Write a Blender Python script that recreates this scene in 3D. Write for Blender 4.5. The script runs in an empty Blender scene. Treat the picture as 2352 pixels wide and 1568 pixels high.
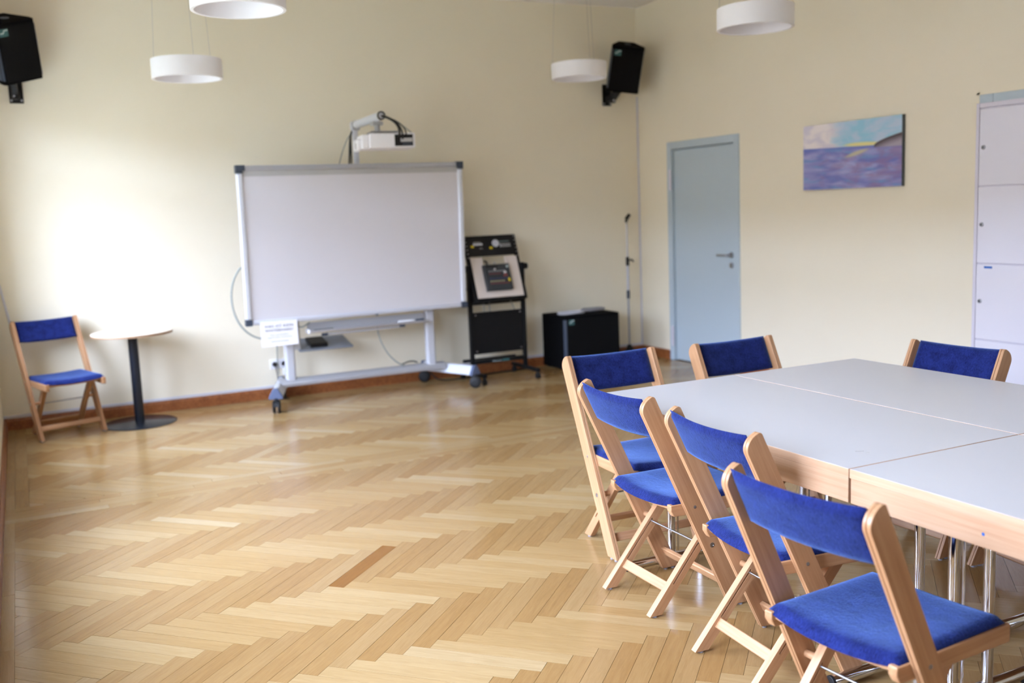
import bpy, math, random
from mathutils import Vector, Matrix
random.seed(7)
SC = bpy.context.scene
COL = SC.collection
PI = math.pi
V = Vector

# ---------------------------------------------------------------- camera
# fitted from the photograph: room corner = origin, X along the back wall, Y into the back wall
CF, CYAW, CPITCH, CROLL = 2262.21, 0.45895, -0.13574, -0.04051
CLOC = V((-5.5197, -8.2090, 1.5115))
fw = V((math.sin(CYAW)*math.cos(CPITCH), math.cos(CYAW)*math.cos(CPITCH), math.sin(CPITCH)))
rt0 = V((math.cos(CYAW), -math.sin(CYAW), 0)); up0 = rt0.cross(fw)
rt = math.cos(CROLL)*rt0 + math.sin(CROLL)*up0
up = -math.sin(CROLL)*rt0 + math.cos(CROLL)*up0
cam = bpy.data.cameras.new('camera'); camo = bpy.data.objects.new('camera', cam); COL.objects.link(camo)
camo.matrix_world = Matrix(((rt.x, up.x, -fw.x, CLOC.x), (rt.y, up.y, -fw.y, CLOC.y), (rt.z, up.z, -fw.z, CLOC.z), (0, 0, 0, 1)))
cam.sensor_fit = 'HORIZONTAL'; cam.sensor_width = 36.0; cam.lens = CF*36/2352
cam.clip_start = 0.05; cam.clip_end = 200
cam.dof.use_dof = True; cam.dof.focus_distance = 3.45; cam.dof.aperture_fstop = 2.0
SC.camera = camo
def project(P):
    d = V(P)-CLOC; z = d.dot(fw)
    return 1176+CF*d.dot(rt)/z, 784-CF*d.dot(up)/z, z

# ---------------------------------------------------------------- sky and daylight
SKY = (0.635, 0.72, 1.0); SKY_STRENGTH = 10.5
W = bpy.data.worlds.new('world'); SC.world = W; W.use_nodes = True
bg = W.node_tree.nodes['Background']; bg.inputs[0].default_value = (*SKY, 1); bg.inputs[1].default_value = SKY_STRENGTH
SC.view_settings.view_transform = 'Standard'; SC.view_settings.look = 'None'
SC.view_settings.gamma = 1.0; SC.view_settings.use_curve_mapping = False
SC.view_settings.exposure = 2.04
SC.cycles.max_bounces = 12; SC.cycles.diffuse_bounces = 8
LX = -5.74            # left (window) wall
CEIL = 3.352
REAR = -12.5
WINZ = (0.74, 2.46)
WINS = [(-1.85, -0.60), (-4.60, -2.80), (-7.10, -5.20), (-9.70, -8.90)]
for i, (a, b) in enumerate(WINS):      # sampling portals of the window openings (they emit nothing)
    L = bpy.data.lights.new('window_portal', 'AREA'); L.shape = 'RECTANGLE'; L.size = b-a; L.size_y = WINZ[1]-WINZ[0]
    L.cycles.is_portal = True
    o = bpy.data.objects.new('window_portal', L); COL.objects.link(o)
    o.location = (LX-0.02, (a+b)/2, sum(WINZ)/2)
    o.rotation_euler = (0, -PI/2, 0); o.rotation_euler = Matrix(((0, 0, -1), (1, 0, 0), (0, -1, 0))).to_euler()

# ---------------------------------------------------------------- mesh building
class MB:
    def __init__(s): s.v = []; s.f = []; s.g = []
    def add(s, vs, fs, gs=None):
        b = len(s.v); s.v += [V(p) for p in vs]; s.g += [V(q) for q in (gs or vs)]
        s.f += [tuple(i+b for i in f) for f in fs]; return s
    def obox(s, c, ax, ay, az, gl=0):
        c, ax, ay, az = map(V, (c, ax, ay, az)); vs = []; gs = []
        for i in (-1, 1):
            for j in (-1, 1):
                for k in (-1, 1):
                    vs.append(c+i*ax+j*ay+k*az); gs.append((i*ax.length+c.x*3, j*ay.length+c.y, k*az.length+c.z))
        return s.add(vs, [(0, 1, 3, 2), (4, 6, 7, 5), (0, 4, 5, 1), (2, 3, 7, 6), (0, 2, 6, 4), (1, 5, 7, 3)], gs)
    def box(s, x0, x1, y0, y1, z0, z1):
        dx, dy, dz = (x1-x0)/2, (y1-y0)/2, (z1-z0)/2; ax = [V((dx, 0, 0)), V((0, dy, 0)), V((0, 0, dz))]
        d = [abs(dx), abs(dy), abs(dz)]; k = d.index(max(d))
        o = {0: (0, 1, 2), 1: (1, 2, 0), 2: (2, 0, 1)}[k]
        return s.obox(((x0+x1)/2, (y0+y1)/2, (z0+z1)/2), ax[o[0]], ax[o[1]], ax[o[2]])
    def beam(s, p0, p1, w, t, side):
        p0, p1, side = V(p0), V(p1), V(side); a = (p1-p0)/2; u = a.normalized()
        sd = (side-u*side.dot(u)).normalized(); n = u.cross(sd)
        return s.obox((p0+p1)/2, a, sd*w/2, n*t/2)
    def ring(s, c, e1, e2, r, n): return [c+e1*(r*math.cos(2*PI*i/n))+e2*(r*math.sin(2*PI*i/n)) for i in range(n)]
    def tube(s, pts, r, n=10, cap=True):
        pts = [V(p) for p in pts]; m = len(pts); rr = r if isinstance(r, (list, tuple)) else [r]*m
        t0 = (pts[1]-pts[0]).normalized(); ref = V((0, 0, 1)) if abs(t0.z) < .9 else V((1, 0, 0))
        e1 = t0.cross(ref).normalized(); vs = []; gs = []; L = 0
        for i, p in enumerate(pts):
            t = (pts[min(i+1, m-1)]-pts[max(i-1, 0)]).normalized()
            e1 = (e1-t*e1.dot(t)).normalized(); e2 = t.cross(e1)
            if i: L += (p-pts[i-1]).length
            vs += s.ring(p, e1, e2, rr[i], n); gs += [(L, rr[i]*math.cos(2*PI*k/n), rr[i]*math.sin(2*PI*k/n)) for k in range(n)]
        fs = [(i*n+k, i*n+(k+1) % n, (i+1)*n+(k+1) % n, (i+1)*n+k) for i in range(m-1) for k in range(n)]
        if cap: fs += [tuple(range(n-1, -1, -1)), tuple((m-1)*n+k for k in range(n))]
        return s.add(vs, fs, gs)
    def cyl(s, p0, p1, r, n=24, r1=None): return s.tube([p0, p1], [r, r if r1 is None else r1], n)
    def lathe(s, prof, c, n=40, e1=(1, 0, 0), e2=(0, 1, 0), ax=(0, 0, 1), closed=False):
        c, e1, e2, ax = map(V, (c, e1, e2, ax)); vs = []
        for r, z in prof: vs += s.ring(c+ax*z, e1, e2, max(r, 1e-5), n)
        m = len(prof); fs = []
        for i in range(m if closed else m-1):
            j = (i+1) % m
            fs += [(i*n+k, i*n+(k+1) % n, j*n+(k+1) % n, j*n+k) for k in range(n)]
        if not closed: fs += [tuple(range(n-1, -1, -1)), tuple((m-1)*n+k for k in range(n))]
        return s.add(vs, fs)
    def prism(s, poly, o, ex, ey, ez, h):
        o, ex, ey, ez = map(V, (o, ex, ey, ez)); n = len(poly)
        vs = [o+ex*a+ey*b for a, b in poly]+[o+ex*a+ey*b+ez*h for a, b in poly]
        gs = [(a, b, 0) for a, b in poly]+[(a, b, h) for a, b in poly]
        fs = [tuple(range(n-1, -1, -1)), tuple(range(n, 2*n))]+[(i, (i+1) % n, n+(i+1) % n, n+i) for i in range(n)]
        return s.add(vs, fs, gs)
    def cells(s, S, T, holes, fn, h):
        """slab of S x T cells with holes; fn(s,t,d) -> point, d = 0 or h"""
        ns, nt = len(S), len(T); idx = lambda i, j, k: (i*nt+j)*2+k
        vs = [fn(a, b, d) for a in S for b in T for d in (0, h)]; gs = [(a, b, d) for a in S for b in T for d in (0, h)]
        solid = lambda i, j: 0 <= i < ns-1 and 0 <= j < nt-1 and (i, j) not in holes
        fs = []
        for i in range(ns-1):
            for j in range(nt-1):
                if not solid(i, j): continue
                fs.append((idx(i, j, 0), idx(i, j+1, 0), idx(i+1, j+1, 0), idx(i+1, j, 0)))
                fs.append((idx(i, j, 1), idx(i+1, j, 1), idx(i+1, j+1, 1), idx(i, j+1, 1)))
                if not solid(i-1, j): fs.append((idx(i, j, 0), idx(i, j, 1), idx(i, j+1, 1), idx(i, j+1, 0)))
                if not solid(i+1, j): fs.append((idx(i+1, j, 0), idx(i+1, j+1, 0), idx(i+1, j+1, 1), idx(i+1, j, 1)))
                if not solid(i, j-1): fs.append((idx(i, j, 0), idx(i+1, j, 0), idx(i+1, j, 1), idx(i, j, 1)))
                if not solid(i, j+1): fs.append((idx(i, j+1, 0), idx(i, j+1, 1), idx(i+1, j+1, 1), idx(i+1, j+1, 0)))
        return s.add(vs, fs, gs)
    def pad(s, fn, nu, nv):
        """closed cushion: fn(u,v,side) with side 1 top, 0 bottom, u,v in 0..1"""
        vs = [fn(i/nu, j/nv, k) for k in (1, 0) for i in range(nu+1) for j in range(nv+1)]
        M = (nu+1)*(nv+1); q = lambda k, i, j: k*M+i*(nv+1)+j; fs = []
        for i in range(nu):
            for j in range(nv):
                fs.append((q(0, i, j), q(0, i+1, j), q(0, i+1, j+1), q(0, i, j+1)))
                fs.append((q(1, i, j), q(1, i, j+1), q(1, i+1, j+1), q(1, i+1, j)))
        bd = [(i, 0) for i in range(nu)]+[(nu, j) for j in range(nv)]+[(i, nv) for i in range(nu, 0, -1)]+[(0, j) for j in range(nv, 0, -1)]
        for a, b in zip(bd, bd[1:]+bd[:1]): fs.append((q(0, *b), q(0, *a), q(1, *a), q(1, *b)))
        return s.add(vs, fs)

def mk(name, mb, mat, parent=None, bevel=0, smooth=True, loc=None, segs=2, angle=38, sub=0):
    off = V((0, 0, 0))
    if parent is not None and parent.get('_w'): off = V(parent['_w'])
    if loc is not None: off = V(loc)
    me = bpy.data.meshes.new(name); me.from_pydata([tuple(p-off) for p in mb.v], [], mb.f)
    at = me.attributes.new('gc', 'FLOAT_VECTOR', 'POINT')
    at.data.foreach_set('vector', [c for g in mb.g for c in g])
    if mat: me.materials.append(mat)
    if smooth:
        me.polygons.foreach_set('use_smooth', [True]*len(me.polygons)); me.set_sharp_from_angle(angle=math.radians(angle))
    me.update()
    o = bpy.data.objects.new(name, me); COL.objects.link(o)
    if parent is not None:
        o.parent = parent
        if parent.get('_w'): o['_w'] = list(parent['_w'])
    elif loc is not None: o.location = loc
    if bevel:
        m = o.modifiers.new('bevel', 'BEVEL'); m.width = bevel; m.segments = segs; m.limit_method = 'ANGLE'; m.angle_limit = math.radians(40)
    if sub:
        m = o.modifiers.new('sub', 'SUBSURF'); m.levels = sub; m.render_levels = sub
    return o
def thing(name, label, cat, loc, rotz=0, group=None, world=True):
    o = bpy.data.objects.new(name, None); o.empty_display_size = .1; COL.objects.link(o)
    o.location = loc; o.rotation_euler = (0, 0, rotz); o['label'] = label; o['category'] = cat
    if group: o['group'] = group
    if world: o['_w'] = list(loc)
    return o
def tag(o, label, cat, group=None):
    o['label'] = label; o['category'] = cat
    if group: o['group'] = group
    return o
def struct(name, mb=None, mat=None, loc=None, **k):
    if mb is None:
        o = bpy.data.objects.new(name, None); COL.objects.link(o); o.location = loc or (0, 0, 0); o['_w'] = list(loc or (0, 0, 0))
    else: o = mk(name, mb, mat, None, loc=loc, **k)
    o['kind'] = 'structure'; return o
def dup(root, loc, rotz, label):
    r = root.copy(); COL.objects.link(r); r.location = loc; r.rotation_euler = (0, 0, rotz); r['label'] = label
    for ch in root.children:
        c = ch.copy(); COL.objects.link(c); c.parent = r
        for g in ch.children:
            d = g.copy(); COL.objects.link(d); d.parent = c
    return r

# ---------------------------------------------------------------- materials
def lin(c):
    f = lambda x: x/12.92 if x <= .04045 else ((x+.055)/1.055)**2.4
    return tuple(f(x/255) for x in c)+(1,)
def newmat(name):
    m = bpy.data.materials.new(name); m.use_nodes = True; nt = m.node_tree
    return m, nt, nt.nodes['Principled BSDF']
def nd(nt, typ, props=None, **ins):
    n = nt.nodes.new(typ)
    for k, v in (props or {}).items(): setattr(n, k, v)
    for k, v in ins.items():
        key = k.replace('_', ' ') if k.replace('_', ' ') in n.inputs else k
        if key.startswith('i') and key[1:].isdigit(): key = int(key[1:])
        sock = n.inputs[key]
        if isinstance(v, bpy.types.NodeSocket): nt.links.new(v, sock)
        else: sock.default_value = v
    return n
def math_(nt, op, a, b=0.0, c=None):
    n = nd(nt, 'ShaderNodeMath', {'operation': op}, i0=a, i1=b)
    if c is not None:
        if isinstance(c, bpy.types.NodeSocket): nt.links.new(c, n.inputs[2])
        else: n.inputs[2].default_value = c
    return n.outputs[0]
def mixc(nt, fac, a, b):
    n = nt.nodes.new('ShaderNodeMix'); n.data_type = 'RGBA'
    for s, v in ((n.inputs[0], fac), (n.inputs[6], a), (n.inputs[7], b)):
        if isinstance(v, bpy.types.NodeSocket): nt.links.new(v, s)
        else: s.default_value = v
    return n.outputs[2]
def plain(name, rgb, rough=.5, metal=0, var=.04, scale=12, bump=0, spec=.5, coat=0):
    """plain paint, plastic or metal with a little procedural variation"""
    m, nt, b = newmat(name); c = lin(rgb)
    tc = nd(nt, 'ShaderNodeTexCoord'); no = nd(nt, 'ShaderNodeTexNoise', None, Vector=tc.outputs['Object'], Scale=scale, Detail=4.0)
    lo = tuple(x*(1-var) for x in c[:3])+(1,); hi = tuple(min(1, x*(1+var)) for x in c[:3])+(1,)
    nt.links.new(mixc(nt, no.outputs[0], lo, hi), b.inputs['Base Color'])
    b.inputs['Roughness'].default_value = rough; b.inputs['Metallic'].default_value = metal
    b.inputs['Specular IOR Level'].default_value = spec; b.inputs['Coat Weight'].default_value = coat
    if bump:
        n2 = nd(nt, 'ShaderNodeTexNoise', None, Vector=tc.outputs['Object'], Scale=scale*12, Detail=3.0)
        bp = nd(nt, 'ShaderNodeBump', None, Height=n2.outputs[0], Strength=bump, Distance=.002); nt.links.new(bp.outputs[0], b.inputs['Normal'])
    return m
def wood(name, c1, c2, rough=.4, scale=(2.5, 60, 60), rnd=0.0, bump=.06, coat=0.0):
    """grained wood; the grain runs along the first component of the gc attribute"""
    m, nt, b = newmat(name)
    a = nd(nt, 'ShaderNodeAttribute', {'attribute_name': 'gc'})
    oi = nd(nt, 'ShaderNodeObjectInfo'); off = nd(nt, 'ShaderNodeVectorMath', {'operation': 'SCALE'}, i0=(7.0, 3.0, 5.0)); nt.links.new(oi.outputs['Random'], off.inputs['Scale'])
    ad = nd(nt, 'ShaderNodeVectorMath', {'operation': 'ADD'}, i0=a.outputs['Vector'], i1=off.outputs[0])
    mp = nd(nt, 'ShaderNodeMapping', None, Vector=ad.outputs[0], Scale=scale)
    no = nd(nt, 'ShaderNodeTexNoise', None, Vector=mp.outputs[0], Scale=1.0, Detail=5.0, Roughness=.6, Distortion=.4)
    rp = nd(nt, 'ShaderNodeMapRange', None, Value=no.outputs[0]); rp.inputs[1].default_value = .3; rp.inputs[2].default_value = .7
    f = math_(nt, 'ADD', rp.outputs[0], math_(nt, 'MULTIPLY', math_(nt, 'SUBTRACT', oi.outputs['Random'], .5), rnd))
    nt.links.new(mixc(nt, f, lin(c1), lin(c2)), b.inputs['Base Color'])
    b.inputs['Roughness'].default_value = rough; b.inputs['Coat Weight'].default_value = coat; b.inputs['Coat Roughness'].default_value = .2
    bp = nd(nt, 'ShaderNodeBump', None, Height=no.outputs[0], Strength=bump, Distance=.002); nt.links.new(bp.outputs[0], b.inputs['Normal'])
    return m
def wallpaint(name, rgb, smudge=False):
    m, nt, b = newmat(name); c = lin(rgb)
    g = nd(nt, 'ShaderNodeNewGeometry')
    no = nd(nt, 'ShaderNodeTexNoise', None, Vector=g.outputs['Position'], Scale=1.1, Detail=4.0)
    col = mixc(nt, no.outputs[0], tuple(x*.97 for x in c[:3])+(1,), tuple(min(1, x*1.03) for x in c[:3])+(1,))
    nt.links.new(col, b.inputs['Base Color']); b.inputs['Roughness'].default_value = .75; b.inputs['Specular IOR Level'].default_value = .25
    n2 = nd(nt, 'ShaderNodeTexNoise', None, Vector=g.outputs['Position'], Scale=220.0, Detail=3.0)
    bp = nd(nt, 'ShaderNodeBump', None, Height=n2.outputs[0], Strength=.12, Distance=.002); nt.links.new(bp.outputs[0], b.inputs['Normal'])
    return m
def velvet(name):
    m, nt, b = newmat(name)
    tc = nd(nt, 'ShaderNodeTexCoord')
    n1 = nd(nt, 'ShaderNodeTexNoise', None, Vector=tc.outputs['Object'], Scale=22.0, Detail=6.0, Roughness=.72)
    mp = nd(nt, 'ShaderNodeMapping', None, Vector=tc.outputs['Object'], Scale=(420, 120, 120))
    n2 = nd(nt, 'ShaderNodeTexNoise', None, Vector=mp.outputs[0], Scale=1.0, Detail=3.0)
    f = math_(nt, 'ADD', math_(nt, 'MULTIPLY', n1.outputs[0], .5), math_(nt, 'MULTIPLY', n2.outputs[0], .5))
    rp = nd(nt, 'ShaderNodeMapRange', None, Value=f); rp.inputs[1].default_value = .36; rp.inputs[2].default_value = .65
    nt.links.new(mixc(nt, rp.outputs[0], lin((9, 12, 56)), lin((33, 46, 112))), b.inputs['Base Color'])
    b.inputs['Roughness'].default_value = .85; b.inputs['Specular IOR Level'].default_value = .1
    b.inputs['Sheen Weight'].default_value = .58; b.inputs['Sheen Roughness'].default_value = .40; b.inputs['Sheen Tint'].default_value = lin((140, 178, 250))
    bp = nd(nt, 'ShaderNodeBump', None, Height=f, Strength=.8, Distance=.004); nt.links.new(bp.outputs[0], b.inputs['Normal'])
    return m
def parquet(name):
    m, nt, b = newmat(name)
    a = nd(nt, 'ShaderNodeAttribute', {'attribute_name': 'gc'}); tn_ = nd(nt, 'ShaderNodeAttribute', {'attribute_name': 'tone'}); sp = nd(nt, 'ShaderNodeSeparateXYZ', None, Vector=tn_.outputs['Vector']); RND, DIRN = sp.outputs[0], sp.outputs[1]
    cmb = nd(nt, 'ShaderNodeCombineXYZ', None, X=math_(nt, 'MULTIPLY', RND, 5.3), Y=math_(nt, 'MULTIPLY', RND, 7.9), Z=math_(nt, 'MULTIPLY', RND, 3.0))
    ad = nd(nt, 'ShaderNodeVectorMath', {'operation': 'ADD'}, i0=a.outputs['Vector'], i1=cmb.outputs[0])
    mp = nd(nt, 'ShaderNodeMapping', None, Vector=ad.outputs[0], Scale=(5, 55, 1))
    no = nd(nt, 'ShaderNodeTexNoise', None, Vector=mp.outputs[0], Scale=1.0, Detail=5.0, Roughness=.62, Distortion=1.2)
    mp2 = nd(nt, 'ShaderNodeMapping', None, Vector=ad.outputs[0], Scale=(22, 420, 1))
    fine = nd(nt, 'ShaderNodeTexNoise', None, Vector=mp2.outputs[0], Scale=1.0, Detail=3.0)
    # tone of the single stave: a few are much browner or paler
    ramp = nt.nodes.new('ShaderNodeValToRGB'); nt.links.new(RND, ramp.inputs[0]); cr = ramp.color_ramp
    cols = [(0, (190, 136, 66)), (.06, (206, 162, 102)), (.3, (217, 178, 120)), (.6, (223, 187, 131)), (.85, (230, 198, 146)), (1, (240, 216, 174))]
    for i, (p, c) in enumerate(cols):
        e = cr.elements[i] if i < 2 else cr.elements.new(p)
        e.position = p; e.color = lin(c)
    f = math_(nt, 'ADD', math_(nt, 'MULTIPLY', no.outputs[0], .7), math_(nt, 'MULTIPLY', fine.outputs[0], .3))
    rp = nd(nt, 'ShaderNodeMapRange', None, Value=f); rp.inputs[1].default_value = .32; rp.inputs[2].default_value = .7
    dark = nd(nt, 'ShaderNodeMix', {'data_type': 'RGBA', 'blend_type': 'MULTIPLY'}); dark.inputs[0].default_value = 1
    nt.links.new(ramp.outputs[0], dark.inputs[6]); nt.links.new(mixc(nt, rp.outputs[0], (.455, .424, .38, 1), (.565, .553, .535, 1)), dark.inputs[7])
    # grain sheen put into the colour: staves of the other herringbone direction tinted browner
    kk = math_(nt, 'MINIMUM', math_(nt, 'MAXIMUM', DIRN, .001), .999)
    d2 = nd(nt, 'ShaderNodeMix', {'data_type': 'RGBA', 'blend_type': 'MULTIPLY'}); d2.inputs[0].default_value = 1
    nt.links.new(dark.outputs[2], d2.inputs[6]); nt.links.new(mixc(nt, kk, (1, 1, 1, 1), (.85, .775, .69, 1)), d2.inputs[7])
    nt.links.new(d2.outputs[2], b.inputs['Base Color'])
    b.inputs['Specular IOR Level'].default_value = .30
    rr = nd(nt, 'ShaderNodeMapRange', None, Value=no.outputs[0]); rr.inputs[3].default_value = .13; rr.inputs[4].default_value = .25
    nt.links.new(rr.outputs[0], b.inputs['Roughness'])
    bp = nd(nt, 'ShaderNodeBump', None, Height=fine.outputs[0], Strength=.05, Distance=.001); nt.links.new(bp.outputs[0], b.inputs['Normal'])
    return m
def painting():
    m, nt, b = newmat('sea_painting')
    a = nd(nt, 'ShaderNodeAttribute', {'attribute_name': 'gc'}); s = nd(nt, 'ShaderNodeSeparateXYZ', None, Vector=a.outputs['Vector']); u, v = s.outputs[0], s.outputs[1]
    def noise(sx, sy, det=4.0, dist=.6, o=0):
        mp = nd(nt, 'ShaderNodeMapping', None, Vector=a.outputs['Vector'], Scale=(sx, sy, 1), Location=(o, o*1.7, 0))
        return nd(nt, 'ShaderNodeTexNoise', None, Vector=mp.outputs[0], Scale=1.0, Detail=det, Distortion=dist).outputs[0]
    def rng(x, a0, a1):
        r = nd(nt, 'ShaderNodeMapRange', None, Value=x); r.inputs[1].default_value = a0; r.inputs[2].default_value = a1; return r.outputs[0]
    n1 = noise(3, 9); n2 = noise(5, 16, o=3.1); n3 = noise(6, 7, o=8.3)
    sea = mixc(nt, rng(n1, .38, .62), lin((112, 118, 186)), lin((168, 166, 210)))
    sea = mixc(nt, math_(nt, 'MULTIPLY', rng(n2, .52, .68), .8), sea, lin((108, 150, 200)))
    sea = mixc(nt, math_(nt, 'MULTIPLY', rng(math_(nt, 'ADD', n3, math_(nt, 'MULTIPLY', u, .25)), .6, .8), .7), sea, lin((140, 114, 158)))
    skyl = mixc(nt, rng(n3, .4, .6), lin((214, 208, 220)), lin((236, 228, 228)))
    skyr = mixc(nt, rng(noise(5, 8, o=5.5), .4, .6), lin((150, 200, 224)), lin((186, 204, 226)))
    sky = mixc(nt, rng(math_(nt, 'ADD', u, math_(nt, 'MULTIPLY', math_(nt, 'SUBTRACT', n3, .5), .3)), .30, .42), skyl, skyr)
    hor = math_(nt, 'SUBTRACT', .645, math_(nt, 'MULTIPLY', u, .05))
    wob = math_(nt, 'MULTIPLY', math_(nt, 'SUBTRACT', n2, .5), .05)
    above = math_(nt, 'SUBTRACT', v, hor)
    # yellow light over the horizon and on the water
    du = math_(nt, 'DIVIDE', math_(nt, 'SUBTRACT', u, .63), .2); dv = math_(nt, 'DIVIDE', math_(nt, 'SUBTRACT', above, .025), .035)
    yel = rng(math_(nt, 'ADD', math_(nt, 'ADD', math_(nt, 'MULTIPLY', du, du), math_(nt, 'MULTIPLY', dv, dv)), wob), 1.2, .4)
    sky = mixc(nt, yel, sky, lin((228, 218, 150)))
    du = math_(nt, 'DIVIDE', math_(nt, 'SUBTRACT', u, .57), .12); dv = math_(nt, 'DIVIDE', math_(nt, 'SUBTRACT', math_(nt, 'ADD', above, .10), math_(nt, 'MULTIPLY', math_(nt, 'SUBTRACT', u, .57), .45)), .032)
    yel2 = rng(math_(nt, 'ADD', math_(nt, 'MULTIPLY', du, du), math_(nt, 'MULTIPLY', dv, dv)), 1.3, .3)
    sea = mixc(nt, math_(nt, 'MULTIPLY', yel2, .8), sea, lin((205, 198, 150)))
    sea = mixc(nt, math_(nt, 'MULTIPLY', rng(above, -.06, -.01), .75), sea, lin((92, 112, 190)))
    base = mixc(nt, rng(above, -.003, .003), sea, sky)
    # headland at the right
    hl = math_(nt, 'MULTIPLY', math_(nt, 'POWER', math_(nt, 'MAXIMUM', math_(nt, 'SUBTRACT', u, .74), 0.0), .62), .37)
    hill = math_(nt, 'SUBTRACT', hl, above)
    inside = math_(nt, 'MULTIPLY', rng(hill, -.004, .004), math_(nt, 'MULTIPLY', rng(above, -.04, -.02), rng(u, .735, .745)))
    hc = mixc(nt, rng(math_(nt, 'ADD', hill, wob), .03, .12), lin((82, 70, 74)), lin((168, 158, 172)))
    base = mixc(nt, inside, base, hc)
    nt.links.new(base, b.inputs['Base Color']); b.inputs['Roughness'].default_value = .55
    bp = nd(nt, 'ShaderNodeBump', None, Height=n2, Strength=.3, Distance=.003); nt.links.new(bp.outputs[0], b.inputs['Normal'])
    return m
def glassmat():
    m, nt, b = newmat('window_glass'); nt.nodes.remove(b)
    t = nd(nt, 'ShaderNodeBsdfTransparent', None, Color=(.95, .97, .96, 1)); g = nd(nt, 'ShaderNodeBsdfGlossy', None, Roughness=.0)
    no = nd(nt, 'ShaderNodeTexNoise', None, Scale=2.0); f = nd(nt, 'ShaderNodeLayerWeight', None, Blend=.12)
    mx = nd(nt, 'ShaderNodeMixShader', None, i0=math_(nt, 'MULTIPLY', f.outputs['Facing'], math_(nt, 'ADD', .3, math_(nt, 'MULTIPLY', no.outputs[0], .02))), i1=t.outputs[0], i2=g.outputs[0])
    nt.links.new(mx.outputs[0], nt.nodes['Material Output'].inputs[0]); return m

M = dict(
    wall=wallpaint('cream_wall_paint', (234, 226, 205)), ceil=wallpaint('white_ceiling_paint', (238, 236, 236)),
    parquet=parquet('oak_parquet'), joint=plain('parquet_joint', (66, 44, 26), .8),
    base=wood('baseboard_wood', (120, 66, 34), (160, 98, 54), .4, (2, 40, 40)),
    beech=wood('beech_wood', (166, 120, 82), (190, 147, 108), .38, (3, 70, 70), rnd=.35, coat=.15),
    beech2=wood('beech_table_edge', (188, 146, 112), (208, 172, 140), .42, (2.2, 55, 55), rnd=.2),
    velvet=velvet('blue_velvet'), laminate=plain('pale_grey_laminate', (209, 208, 210), .34, var=.015, scale=3),
    chrome=plain('chrome', (215, 216, 220), .09, 1, var=.02), steel=plain('brushed_steel', (176, 178, 184), .32, 1, var=.05),
    alu=plain('aluminium_profile', (186, 189, 197), .38, .55, var=.03), alul=plain('light_aluminium', (214, 218, 226), .4, .25, var=.03),
    silver=plain('silver_lacquer', (200, 203, 212), .42, .2, var=.02),
    board=plain('board_surface', (208, 206, 210), .42, var=.01, scale=2), shelf=plain('grey_shelf_sheet', (128, 134, 144), .45, .2), grey=plain('grey_strip', (176, 176, 176), .5),
    slate=plain('slate_plastic', (58, 68, 84), .5), slate2=plain('blue_grey_plastic', (86, 98, 128), .5),
    black=plain('black_plastic', (17, 17, 19), .45, var=.1, spec=.3), blackm=plain('black_powder_coat', (14, 15, 17), .5, var=.1, bump=.1, spec=.22),
    carpet=plain('black_speaker_felt', (11, 11, 13), .9, var=.2, scale=60, bump=.3, spec=.08), grille=plain('black_grille', (13, 13, 14), .7, var=.15, scale=300, bump=.3, spec=.12),
    rubber=plain('black_rubber', (16, 17, 20), .6, var=.1), glide=plain('grey_glide', (150, 154, 168), .4),
    white=plain('white_plastic', (232, 232, 236), .4, var=.015), lamp=plain('white_lamp_shade', (236, 234, 236), .5, var=.01), diff=plain('lamp_diffuser', (226, 224, 232), .6, var=.01),
    paper=plain('white_paper', (240, 240, 246), .7, var=.01), ink=plain('dark_ink', (34, 40, 60), .8), inkl=plain('pale_ink', (140, 150, 190), .8),
    door=plain('blue_grey_door_paint', (182, 197, 207), .45, var=.015, scale=2), lock=plain('white_locker_enamel', (216, 214, 224), .4, var=.01, scale=2), lockf=plain('locker_frame_enamel', (206, 202, 214), .4, var=.01, scale=2),
    hinge=plain('pale_hinge_metal', (214, 210, 220), .35, .3), gap=plain('dark_gap', (110, 110, 116), .7), bistro=plain('pale_wood_laminate', (236, 224, 208), .35, var=.02, scale=5), bistroe=plain('brown_edge_band', (160, 128, 98), .5),
    navy=plain('dark_blue_grey_steel', (28, 34, 44), .26, .2, var=.05), cable=plain('grey_cable', (150, 156, 150), .5), cableb=plain('black_cable', (26, 27, 26), .5), cablew=plain('white_cable', (206, 206, 212), .5),
    duct=plain('pale_cable_duct', (206, 206, 214), .5), cream=plain('cream_board', (212, 200, 190), .6, var=.02), yellow=plain('yellow_sticker', (220, 196, 40), .6),
    knobw=plain('white_knob', (216, 214, 214), .5), knobr=plain('red_knob', (140, 58, 62), .5), knobb=plain('blue_knob', (56, 66, 112), .5), knoby=plain('pale_yellow_knob', (204, 196, 150), .5), lcd=plain('grey_display', (96, 112, 112), .3),
    mixer=plain('mixer_panel', (46, 50, 54), .5, var=.06), teal=plain('teal_badge', (52, 96, 96), .4), badge=plain('badge_silver', (190, 206, 206), .4), blue=plain('blue_label', (40, 96, 176), .5),
    paint=painting(), canvas=plain('dark_canvas_edge', (76, 84, 88), .7), glass=glassmat(), frame=plain('white_window_frame', (236, 236, 234), .4),
    ground=plain('outside_ground', (112, 116, 98), .9, var=.2, scale=.3), facade=plain('outside_facade', (150, 140, 126), .9, var=.1, scale=.4), stain=plain('glue_mark', (186, 180, 176), .5),
    fibre=plain('grey_foam', (150, 148, 150), .9, var=.3, scale=40),
)

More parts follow.
